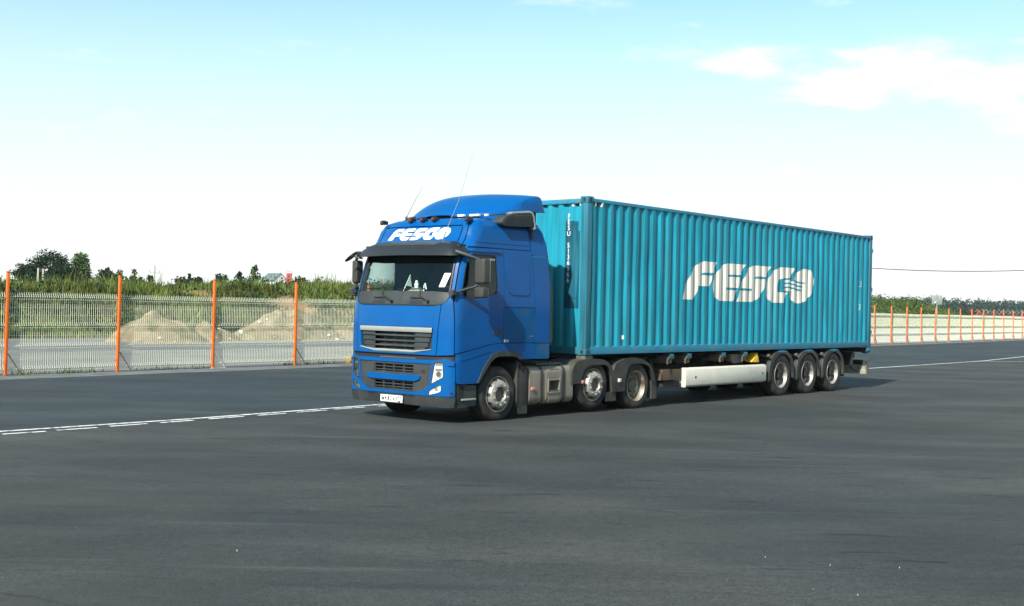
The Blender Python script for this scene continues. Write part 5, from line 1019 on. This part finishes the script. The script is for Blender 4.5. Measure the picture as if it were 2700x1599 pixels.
def wheel(parent, s, l, zc_, R, w, style, rimm, side):
    key = (style, R, w, side, zc_)
    if key not in WH:
        sg = 1 if side < 0 else -1
        def F(mb): mb.v = [(x, sg * y, z) for x, y, z in mb.v]; return mb
        hub = MB(); holes = MB(); nuts = MB()
        if style == 'outset':
            hub.lathe([(.120, .02), (.10, .022), (.098, -.01), (.075, -.016), (0.001, -.018)], 28)
            for k in range(10):
                a = 2 * PI * (k + .5) / 10; nuts.cyl((.172 * math.cos(a), -.064, .172 * math.sin(a)), (.172 * math.cos(a), -.096, .172 * math.sin(a)), .0165, 6); nuts.cyl((.172 * math.cos(a), -.063, .172 * math.sin(a)), (.172 * math.cos(a), -.070, .172 * math.sin(a)), .024, 10)
                a = 2 * PI * k / 10; n_ = 12; c0 = [Vector((math.cos(a), 0, math.sin(a))) * r for r in (.2445,)][0]; tg = Vector((-math.sin(a), 0, math.cos(a)))
                ring = []
                for q in range(n_):
                    b = 2 * PI * q / n_; rr = .2445 + .0125 * math.cos(b); y = .0 - .0 + (.2525 - rr) * -2.9 + .018; p = Vector((math.cos(a), 0, math.sin(a))) * (rr + .0035) + tg * .030 * math.sin(b); ring.append((p.x, (.022 - (.252 - rr) * 3.3) - .003, p.z))
                holes.add(ring, [tuple(range(n_))])
        else:
            ins = .158; 
            if rimm == 'trailer': hub.lathe([(.14, ins), (.115, .12), (.11, .03), (.095, .015), (.06, .008), (.001, .006)], 28)
            else: hub.lathe([(.14, ins), (.12, .11), (.115, .085), (.085, .075), (.001, .072)], 28)
            for k in range(10):
                a = 2 * PI * (k + .5) / 10; nuts.cyl((.168 * math.cos(a), ins + .002, .168 * math.sin(a)), (.168 * math.cos(a), ins - .035, .168 * math.sin(a)), .0165, 6)
                a = 2 * PI * k / 10; n_ = 12; ring = []
                for q in range(n_):
                    b = 2 * PI * q / n_; rr = .215 + .024 * math.cos(b); tg = .027 * math.sin(b); ring.append((rr * math.cos(a) - tg * math.sin(a), .1585 - .0 * q - (0.0045 if rr > .225 else 0), rr * math.sin(a) + tg * math.cos(a)))
                holes.add(ring, [tuple(range(n_))])
        WH[key] = [F(rim_mb(style)).mesh('wheel', 0, 38), F(tyre_mesh(R, w, zc_)).mesh('tyre', 0, 40), F(hub).mesh('hub', 0, 35), F(nuts).mesh('wheel_nuts', 0, 40), F(holes).mesh('hand_holes', 0, 0)]
        ms = {'steer': 'rim', 'drive': 'rim_old', 'trailer': 'rim'}[rimm]; hubm = 'steel' if rimm != 'trailer' else 'grime'
        for me, m_ in zip(WH[key], (ms, 'tyre', hubm, ms, 'ink')): me.materials.append(MT[m_])
    M_ = WH[key]; o = obj('wheel', M_[0], None, parent); o.location = Vector((s, l, zc_)) - Vector(OFFS[parent.name])
    a = random.random() * 6
    for nm, me in zip(('tyre', 'hub', 'wheel_nuts', 'hand_holes'), M_[1:]):
        c = obj(nm, me, None, o)
        if nm in ('wheel_nuts', 'hand_holes'): c['kind'] = 'stuff'
    return o
for side in (-1, 1):
    L = side * 1.195
    wheel(TR, -2.345, L, .445, .462, .33, 'outset', 'steer', side)
    wheel(TR, .285, L, .512, .455, .30, 'outset', 'steer', side)
    wheel(TR, 1.66, L, .437, .452, .29, 'dish', 'drive', side)
    t2 = MB(); t2 = tyre_mesh(.452, .29, .437); me = t2.mesh('inner_tyre', 0, 40); me.materials.append(MT['tyre']); q = obj('inner_tyre', me, None, TR); q.location = Vector((1.66, side * 1.195 - side * .34 if side < 0 else .565, .437)) - Vector(OFFS[TR.name])
    for s, z in ((-2.345, .445), (.285, .512), (1.66, .437)): 
        if side < 0: MB().cyl((s, -.9, z), (s, .9, z), .09, 12).build('axle', 'grime', TR)

# ------------------------------------------------------------------ container chassis trailer
TL = troot('semi_trailer', 'dark three axle container trailer with white side guard panel under the teal container', 'trailer', 7.5, 0, 0)
BZ = 1.052
mb = MB()
for sg in (-1, 1):
    mb.box(2.4, 12.0, sg * .48 - .06, sg * .48 + .06, .62, .66); mb.box(2.4, 12.0, sg * .48 - .06, sg * .48 + .06, .96, 1.0); mb.box(2.4, 12.0, sg * .48 - .008, sg * .48 + .008, .66, .96)
    mb.box(0.1, 2.5, sg * .40 - .06, sg * .40 + .06, .98, 1.045)
for s in (2.55, 3.5, 4.5, 5.5, 6.4, 8.1, 9.4, 10.8, 11.8): mb.box(s, s + .12, -.9, .9, .78, .92)
mb.box(0.05, 0.25, -1.18, 1.18, .97, 1.045); mb.box(11.95, 12.19, -1.2, 1.2, .93, 1.045)
mb.build('frame', 'grime', TL, bevel=.006)
# outriggers with twist locks along both sides
for side in (-1, 1):
    def bx(mb, a, b, c, d, z0, z1): mb.box(a, b, min(side * c, side * d), max(side * c, side * d), z0, z1)
    for s in (2.82, 3.47, 4.82, 5.75):
        mb = MB(); bx(mb, s - .04, s + .16, .9, 1.20, .93, .985); bx(mb, s, s + .12, .5, 1.17, .84, .93); bx(mb, s + .02, s + .1, 1.05, 1.16, .985, 1.045); TW = mb.build('twist_lock', 'steel', TL, bevel=.008)
        mb = MB(); mb.tube([(s - .05, side * 1.19, .95), (s - .12, side * 1.21, .90), (s - .11, side * 1.21, .83)], .016, 6); mb.build('lock_lever', 'steel', TW)
        mb = MB(); bx(mb, s + .0, s + .13, 1.15, 1.205, .985, 1.03); mb.build('lock_plate', 'teal_rail', TW)
    mb = MB(); bx(mb, 11.97, 12.2, 1.0, 1.215, .95, 1.046); bx(mb, 12.02, 12.13, 1.05, 1.19, .90, .95); mb.build('twist_lock', 'teal_rail', TL, bevel=.012)
    mb = MB(); bx(mb, .02, .25, 1.0, 1.2, .955, 1.045); mb.build('twist_lock', 'steel', TL, bevel=.01)
    # landing leg
    mb = MB(); bx(mb, 2.52, 2.64, .66, .78, .42, .95); bx(mb, 2.545, 2.615, .685, .755, .22, .42); mb.cyl((2.58, side * .60, .20), (2.58, side * .84, .20), .13, 18); LGG = mb.build('landing_leg', 'steel', TL, bevel=.006)
    mb = MB(); mb.tube([(2.58, side * .78, .70), (2.58, side * 1.12, .70), (2.60, side * 1.15, .62), (2.60, side * 1.15, .52)], .014, 6); bx(mb, 2.5, 2.68, .78, .92, .62, .78); mb.build('crank_handle', 'grime', LGG)
    mb = MB(); bx(mb, 2.62, 3.34, .3, 1.15, .50, .72); mb.build('tool_box', 'rust', TL, bevel=.015); mb = MB(); bx(mb, 2.70, 3.32, .3, 1.12, .36, .48); mb.build('tool_box', 'grime', TL, bevel=.015)
    # white side guard
    pf = [(side * 1.18, .345), (side * 1.235, .375), (side * 1.245, .40), (side * 1.245, .70), (side * 1.235, .72), (side * 1.19, .742), (side * 1.14, .742), (side * 1.14, .345)]
    mb = MB(); mb.prism(pf, 0, 3.352, 6.655); SG = mb.build('side_guard', 'white', TL, bevel=.006)
    for s in (3.72, 6.50): mb = MB(); mb.cyl((s, side * 1.243, .545), (s, side * 1.2475, .545), .030, 16); mb.build('guard_grommet', 'steel', SG)
    mb = MB(); bx(mb, 3.345, 3.352, 1.14, 1.24, .35, .74); bx(mb, 3.5, 3.502, 1.244, 1.2465, .40, .70); mb.build('end_cap', 'white', SG)
    mb = MB(); bx(mb, 3.6, 3.7, .48, 1.14, .60, .70); bx(mb, 6.2, 6.3, .48, 1.14, .60, .70); mb.build('guard_bracket', 'grime', SG)
    # valve box, hanger plates, wheel chock
    mb = MB(); mb.prism([(5.30, .98), (5.82, .98), (5.84, .80), (5.44, .78), (5.34, .84)], 1, side * .95, side * 1.12); mb.build('hanger_plate', 'steel', TL, bevel=.01)
    mb = MB(); mb.prism([(6.10, .80), (6.36, 1.0), (6.455, .79)], 1, side * 1.0, side * 1.18); mb.build('wheel_chock', 'yellow', TL, bevel=.012)
    mb = MB(); bx(mb, 5.9, 6.12, .9, 1.05, .84, .98); mb.build('valve_box', 'brace', TL, bevel=.01)
    mb = MB()
    for k in range(3): mb.tube([(5.0 + k * .25, side * .7, .92), (5.2 + k * .3, side * .85, .74), (5.9 + k * .2, side * .8, .86)], .018, 5)
    mb.build('air_hose', 'grime', TL)
    for i in range(3):
        s = 7.425 + 1.31 * i; wheel(TL, s, side * 1.195, .478, .500, .385, 'dish', 'trailer', side)
        n_ = 24; O, I = [], []
        for k in range(n_ + 1):
            f = k / n_; a = PI * (1.04 - 1.08 * f); co_, si_ = math.cos(a), math.sin(a)
            O.append((s + .60 * math.copysign(abs(co_)**.85, co_), .465 + .575 * math.copysign(abs(si_)**.8, si_))); I.append((s + .515 * co_ + .02, .47 + .50 * si_))
        mb = MB(); mb.grid([[(a[0], side * 1.225, a[1]), (b[0], side * 1.225, b[1])] for a, b in zip(O, I)]); mb.grid([[(a[0], side * .78, a[1]), (a[0], side * 1.195, a[1]), (a[0], side * 1.222, a[1] - .004), (a[0], side * 1.225, a[1] - .012)] for a in O]); mb.grid([[(b[0], side * 1.225, b[1]), (b[0], side * 1.16, b[1] + .004)] for b in I])
        FD_ = mb.build('mudguard', 'fender', TL, smooth=45)
        mb = MB(); mb.grid([[(a[0], side * 1.2265, a[1] + .004), (a[0] * .93 + s * .07, side * 1.2265, a[1] - .045 * max(0, 1 - abs(a[0] - s) / .30))] for a in O if abs(a[0] - s) < .30]); mb.build('mudguard_top_strip', 'teal_rail', FD_)  # bluish strip along the top edge of the mudguard
        mb = MB(); mb.tube([(s - .58, side * 1.2, .90), (s - .62, side * 1.05, .93), (s - .62, side * .6, .90)], .022, 6); mb.cyl((s - .60, side * 1.16, .93), (s - .60, side * 1.235, .93), .035, 10); mb.build('mudguard_bracket', 'steel', FD_)
for i in range(3): s = 7.425 + 1.31 * i; MB().cyl((s, -.95, .478), (s, .95, .478), .08, 12).build('axle', 'grime', TL); MB().box(s - .5, s + .1, -.62, .62, .50, .62).build('axle_hanger', 'grime', TL, bevel=.02)
MT['bumper_paint'] = mat('dirty_bumper_paint', (0.27, 0.26, 0.21), 0.7, var=0.25, dirt=(0.06, 0.055, 0.045), dirt_lo=0.5, dirt_hi=0.7, dirt_scale=4)
# rear bumper with lamps
mb = MB(); mb.box(12.0, 12.1, -1.2, 1.2, .365, .50); mb.box(12.02, 12.08, -1.18, 1.18, .50, .60); RB = mb.build('rear_bumper', 'bumper_paint', TL, bevel=.01)
for sg in (-1, 1):
    mb = MB(); mb.cyl((12.05, sg * .62, .665), (12.05, sg * 1.06, .665), .065, 14); mb.build('tail_lamp', 'black', RB, bevel=.01)
    mb = MB(); mb.box(12.0, 12.12, min(sg * 1.06, sg * 1.16), max(sg * 1.06, sg * 1.16), .60, .72); mb.tube([(12.05, sg * 1.15, .68), (12.12, sg * 1.24, .76), (12.13, sg * 1.36, .78)], [.02, .018, .022], 6); mb.build('marker_arm', 'plastic', RB)
    mb = MB(); mb.tube([(12.02, sg * .75, .60), (11.97, sg * .8, .5), (11.98, sg * .95, .42), (12.0, sg * 1.0, .55)], .012, 5); mb.build('cable', 'black', RB); MB().box(11.9, 12.0, sg * .5 - .04, sg * .5 + .04, .4, .95).build('bumper_strut', 'grime', RB)
    mb = MB(); mb.box(12.0, 12.11, min(sg * 1.17, sg * 1.21), max(sg * 1.17, sg * 1.21), .36, .52); mb.build('end_plate', 'steel', RB)
    mb = MB(); mb.box(11.2, 11.24, min(sg * .8, sg * 1.18), max(sg * .8, sg * 1.18), .62, .95); mb.build('mud_flap', 'black', TL)
MB().box(11.0, 11.9, .15, .45, .55, .85).build('tank_reservoir', 'grime', TL, bevel=.05)

# ------------------------------------------------------------------ shipping container
CT = troot('shipping_container', 'long weathered teal shipping container with large white lettering on its corrugated side', 'container', 6.096, 0, BZ)
CL, CW_, CHT = 12.192, 1.219, 2.896; ZT_ = BZ + CHT; P0, PD, PITCHC = .16, .034, .2775
def corr(s):     # outward position of the side skin relative to the frame face
    t = ((s - P0) % PITCHC); 
    if t < .084: return -.004
    if t < .137: return -.004 - PD * (t - .084) / .053
    if t < .2125: return -.004 - PD
    return -.004 - PD * (1 - (t - .2125) / .065)
BRK = [s for k in range(60) for s in (P0 + k * PITCHC, P0 + k * PITCHC + .084, P0 + k * PITCHC + .137, P0 + k * PITCHC + .2125) if P0 <= s <= CL - .16] + [CL - .16]
for sg in (-1, 1):
    rows = []
    for s in BRK:
        dent = lambda z: .010 * max(0, noise.noise(Vector((s * .9, z * 1.1, 4 + sg)))) + .004 * noise.noise(Vector((s * 3, z * 2.2, 8)))
        rows.append([(s, sg * (CW_ + corr(s) - dent(z)), z) for z in np.linspace(BZ + .15, ZT_ - .07, 26)])
    MB().grid(rows).build('side_panel', 'teal', CT, smooth=20)
# end panel, corrugated across
def corf(l):
    t = (l + 1.1) % .25
    if t < .085: return .0
    if t < .125: return .045 * (t - .085) / .04
    if t < .21: return .045
    return .045 * (1 - (t - .21) / .04)
LB_ = sorted(set([-1.1, 1.1] + [l for k in range(12) for l in (-1.1 + k * .25, -1.1 + k * .25 + .085, -1.1 + k * .25 + .125, -1.1 + k * .25 + .21) if l <= 1.1]))
for x0, sg in ((.022, 1), (CL - .022, -1)):
    MB().grid([[(x0 + sg * corf(l) * (1 if sg > 0 else .4), l, z) for z in np.linspace(BZ + .13, ZT_ - .10, 12)] for l in LB_]).build('front_panel' if sg > 0 else 'door_panel', 'teal', CT, smooth=20)
mb = MB(); mb.grid([[(s, l, ZT_ - .035 + (.012 if (k % 2) else 0)) for l in (-1.17, 1.17)] for k, s in enumerate(np.linspace(.1, CL - .1, 90))]); mb.build('roof_panel', 'teal', CT, smooth=20)
MB().box(.1, CL - .1, -1.15, 1.15, BZ + .10, BZ + .13).build('floor', 'grime', CT)
for sg in (-1, 1):
    y = lambda a: sg * a
    def bx(mb, a, b, c, d, z0, z1): mb.box(a, b, min(y(c), y(d)), max(y(c), y(d)), z0, z1)
    mb = MB(); bx(mb, .15, CL - .15, 1.155, 1.2175, ZT_ - .095, ZT_ - .032); mb.build('top_rail', 'teal_rail', CT, bevel=.004)
    mb = MB(); mb.prism([(y(1.145), BZ + .012), (y(1.2165), BZ + .014), (y(1.2165), BZ + .152), (y(1.185), BZ + .170), (y(1.145), BZ + .170)], 0, .16, CL - .16); mb.build('bottom_rail', 'teal_rail', CT, bevel=.003)
    for s0, s1 in ((0.0, .155), (CL - .155, CL)):
        mb = MB(); bx(mb, s0 + .004, s1 - .004, 1.065, 1.2155, BZ + .118, ZT_ - .118); mb.build('corner_post', 'teal_frame', CT, bevel=.012)
        if s0 == 0 and sg < 0: pass
        for zc_, z0, z1 in (('t', ZT_ - .118, ZT_), ('b', BZ, BZ + .118)):
            mb = MB(); bx(mb, s0 - .002, s1 + .023 if s0 == 0 else s1 + .002, 1.045, 1.2195, z0, z1) if s0 == 0 else bx(mb, s0 - .023, s1 + .002, 1.045, 1.2195, z0, z1)
            CC = mb.build('corner_casting', 'teal_frame', CT, bevel=.012)
            zc2 = (z0 + z1) / 2; sm_ = (s0 + s1) / 2; f_ = -.0045 if s0 == 0 else CL + .0045
            mb = MB(); mb.prism([(sm_ + .032 * math.cos(a), zc2 + .022 * math.sin(a) + math.copysign(.018, math.sin(a))) for a in np.linspace(.01, 2 * PI, 18)], 1, y(1.2150), y(1.2215)); mb.build('casting_slot', 'ink', CC)
            mb = MB(); mb.prism([(y(1.135) + .030 * math.cos(a), zc2 + .022 * math.sin(a) + math.copysign(.018, math.sin(a))) for a in np.linspace(.01, 2 * PI, 18)], 0, f_, f_ + (.006 if s0 == 0 else -.006)); mb.build('casting_slot', 'ink', CC)
for s0, s1 in ((.004, .075), (CL - .075, CL - .004)):
    MB().box(s0, s1, -1.065, 1.065, ZT_ - .125, ZT_ - .038).build('header_rail', 'teal_rail', CT, bevel=.006); MB().box(s0, s1, -1.065, 1.065, BZ + .012, BZ + .145).build('sill', 'teal_frame', CT, bevel=.006)
for l in (-.85, -.25, .25, .85): MB().cyl((CL + .03, l, BZ + .1), (CL + .03, l, ZT_ - .08), .018, 8).build('locking_bar', 'steel', CT)
mb = MB()
for sg in (-1, 1):
    for z in (BZ + .4, BZ + 1.5, BZ + 2.5): mb.box(CL - .01, CL + .035, sg * 1.19 - .03, sg * 1.19 + .03, z - .05, z + .05)
mb.build('hinge', 'teal_frame', CT, bevel=.006)
# lettering painted over the corrugation
def drape(name, pts, m_, off, s_cuts=BRK, holes=()):
    bm = bmesh.new(); ed = []
    for loop in [pts] + list(holes):
        vs = [bm.verts.new((s, z, 0)) for s, z in loop]; ed += [bm.edges.new((vs[i], vs[(i + 1) % len(vs)])) for i in range(len(vs))]
    bmesh.ops.triangle_fill(bm, use_beauty=True, edges=ed, normal=(0, 0, 1)); lo_, hi_ = min(p[0] for p in pts), max(p[0] for p in pts)
    for s in s_cuts:
        if lo_ + 1e-3 < s < hi_ - 1e-3: bmesh.ops.bisect_plane(bm, geom=bm.verts[:] + bm.edges[:] + bm.faces[:], dist=1e-5, plane_co=(s, 0, 0), plane_no=(1, 0, 0))
    zl, zh_ = min(p[1] for p in pts), max(p[1] for p in pts)
    for z in np.linspace(BZ + .15, ZT_ - .07, 26):
        if zl + 1e-3 < z < zh_ - 1e-3: bmesh.ops.bisect_plane(bm, geom=bm.verts[:] + bm.edges[:] + bm.faces[:], dist=1e-5, plane_co=(0, float(z), 0), plane_no=(0, 1, 0))
    o = Vector(OFFS[CT.name])
    zg = np.linspace(BZ + .15, ZT_ - .07, 26)
    def dent1(s, z): return .010 * max(0, noise.noise(Vector((s * .9, z * 1.1, 3)))) + .004 * noise.noise(Vector((s * 3, z * 2.2, 8)))
    bi = sorted(BRK)
    def dent(s, z):   # the skin is straight between its break lines: interpolate the same way
        k = min(max(int(np.searchsorted(bi, s)), 1), len(bi) - 1); a, b_ = bi[k - 1], bi[k]; t = (s - a) / (b_ - a)
        j = min(max(int(np.searchsorted(zg, z)), 1), 25); c, d = zg[j - 1], zg[j]; w = (z - c) / (d - c)
        return (dent1(a, c) * (1 - w) + dent1(a, d) * w) * (1 - t) + (dent1(b_, c) * (1 - w) + dent1(b_, d) * w) * t
    for v in bm.verts: s, z = v.co.x, v.co.y; v.co = Vector((s, -(CW_ + corr(s) - dent(s, z)) - off, z)) - o
    me = bpy.data.meshes.new(name); bm.to_mesh(me); bm.free(); return obj(name, me, m_, CT)
for k, pg in LOGO.items(): tag(drape('logo_letter', pg, 'logo', .0030), 'large off white letter %s' % k)
for pg in WAVES: drape('logo_wave', pg, 'teal', .0055)
for k in range(4):
    s0 = .20 + k * .095; drape('hazard_stripe', [(s0, 3.775), (s0 + .045, 3.775), (s0 + .085, 3.852), (s0 + .04, 3.852)], 'ink' if k % 2 else 'logo', .004)
drape('hazard_stripe', [(.17, 3.775), (.25, 3.775), (.29, 3.852), (.17, 3.852)], 'ink', .003); drape('hazard_stripe', [(.40, 3.775), (.44, 3.775), (.48, 3.852), (.44, 3.852)], 'ink', .003)
drape('sticker', [(1.15, 1.335), (1.225, 1.335), (1.225, 1.41), (1.15, 1.41)], 'print', .006)
def fdrape(name, pts, m_, off):      # flat paint on the front wall
    bm = bmesh.new(); vs = [bm.verts.new((l, z, 0)) for l, z in pts]; bm.faces.new(vs)
    for l in LB_: bmesh.ops.bisect_plane(bm, geom=bm.verts[:] + bm.edges[:] + bm.faces[:], dist=1e-5, plane_co=(l, 0, 0), plane_no=(1, 0, 0))
    o = Vector(OFFS[CT.name])
    for v in bm.verts: l, z = v.co.x, v.co.y; v.co = Vector((.022 + corf(l) - off, l, z)) - o
    me = bpy.data.meshes.new(name); bm.to_mesh(me); bm.free(); return obj(name, me, m_, CT)
fdrape('repaint_patch', [(-.66, 1.90), (-1.03, 1.90), (-1.03, 3.32), (-.955, 3.32), (-.955, 3.50), (-.66, 3.52)], 'patch', .003)
fdrape('repaint_border', [(-.78, 3.43), (-.96, 3.43), (-.96, 3.438), (-.78, 3.438)], 'ink', .0045); fdrape('repaint_border', [(-.75, 2.08), (-.98, 2.08), (-.98, 2.09), (-.75, 2.09)], 'ink', .0045)
for k in range(4): l = -.76 - k * .075; fdrape('hazard_stripe', [(l, 3.775), (l - .04, 3.775), (l - .065, 3.845), (l - .025, 3.845)], 'ink' if k % 2 == 0 else 'logo', .004)
z = 3.59
for chv in 'FESU 5136966':
    if chv != ' ': place_text('number_character', chv, .125, (.0155, -.772, z), (0, -1, 0), (0, 0, 1), 'print', CT, .95)
    z -= .107
for s, z in ((11.47, 2.60), (11.45, 2.02)):
    drape('marking', [(s, z), (s + .07, z), (s + .07, z + .14), (s + .03, z + .14), (s + .03, z + .13), (s + .058, z + .13), (s + .058, z + .012), (s, z + .012)], 'logo', .006)

# ------------------------------------------------------------------ loose things on the dashboard
DZ = 2.105
mb = MB(); rm = Matrix.Translation((-3.27, .02, DZ + .012)) @ Matrix.Rotation(math.radians(-12), 4, 'Y'); mb.box(-.09, .09, -.13, .13, -.006, .006, rm); tmesh('paper_sheet', mb, 'paper', 'white paper sheet lying on the dashboard by the windscreen', 'paper', -3.27, .02, DZ)
mb = MB(); mb.box(-3.30, -3.20, -.26, -.02, DZ, DZ + .055); mb.box(-3.285, -3.215, -.22, -.05, DZ + .055, DZ + .085); tmesh('paper_bundle', mb, 'cream', 'crumpled pale paper bundle on the dashboard', 'paper', -3.25, -.14, DZ, bevel=.012)
t_ = troot('toy_figure', 'small white toy figure on the paper bundle on the dashboard', 'toy', -3.25, -.14, DZ + .085)
mb = MB(); mb.tube([(-3.25, -.14, DZ + .085), (-3.25, -.14, DZ + .13), (-3.25, -.14, DZ + .165)], [.03, .036, .022], 8); mb.tube([(-3.25, -.18, DZ + .15), (-3.25, -.14, DZ + .14), (-3.25, -.10, DZ + .15)], .012, 6); mb.build('body', 'paper', t_, smooth=60)
mb = MB(); mb.tube([(-3.25, -.14, DZ + .165), (-3.25, -.14, DZ + .185), (-3.25, -.14, DZ + .205)], [.018, .028, .012], 8); mb.build('head', 'paper', t_, smooth=60)
t_ = troot('pennant', 'small grey pennant flag on a slanted white stick on the dashboard', 'pennant', -3.26, .16, DZ)
MB().tube([(-3.26, .18, DZ), (-3.26, .0, DZ + .30)], .007, 5).build('stick', 'paper', t_); mb = MB(); mb.add([(-3.258, .005, DZ + .29), (-3.252, -.035, DZ + .10), (-3.258, .10, DZ + .12), (-3.262, .005, DZ + .29), (-3.256, -.035, DZ + .10), (-3.262, .10, DZ + .12)], [(0, 1, 2), (3, 5, 4)]); mb.build('flag', 'silver', t_)
mb = MB(); mb.tube([(-3.24, -.30, DZ), (-3.24, -.31, DZ + .13), (-3.24, -.33, DZ + .16), (-3.24, -.36, DZ + .06)], .011, 6); tmesh('phone_holder', mb, 'paper', 'thin white bent holder on the dashboard behind the windscreen', 'phone holder', -3.24, -.31, DZ)

# ------------------------------------------------------------------ air haze round the whole place
hm_ = bpy.data.materials.new('thin_air_haze'); hm_.use_nodes = True; t = hm_.node_tree; t.nodes.clear()
o_ = t.nodes.new('ShaderNodeOutputMaterial'); v_ = t.nodes.new('ShaderNodeVolumePrincipled'); v_.inputs['Color'].default_value = (0.86, 0.95, 1.0, 1); v_.inputs['Density'].default_value = 0.0001
t.links.new(v_.outputs[0], o_.inputs['Volume'])
tag(obj('haze', MB().box(-4100, 4100, -700, 5100, -1.5, 17).mesh('haze', 0, 0), hm_), kind='stuff')
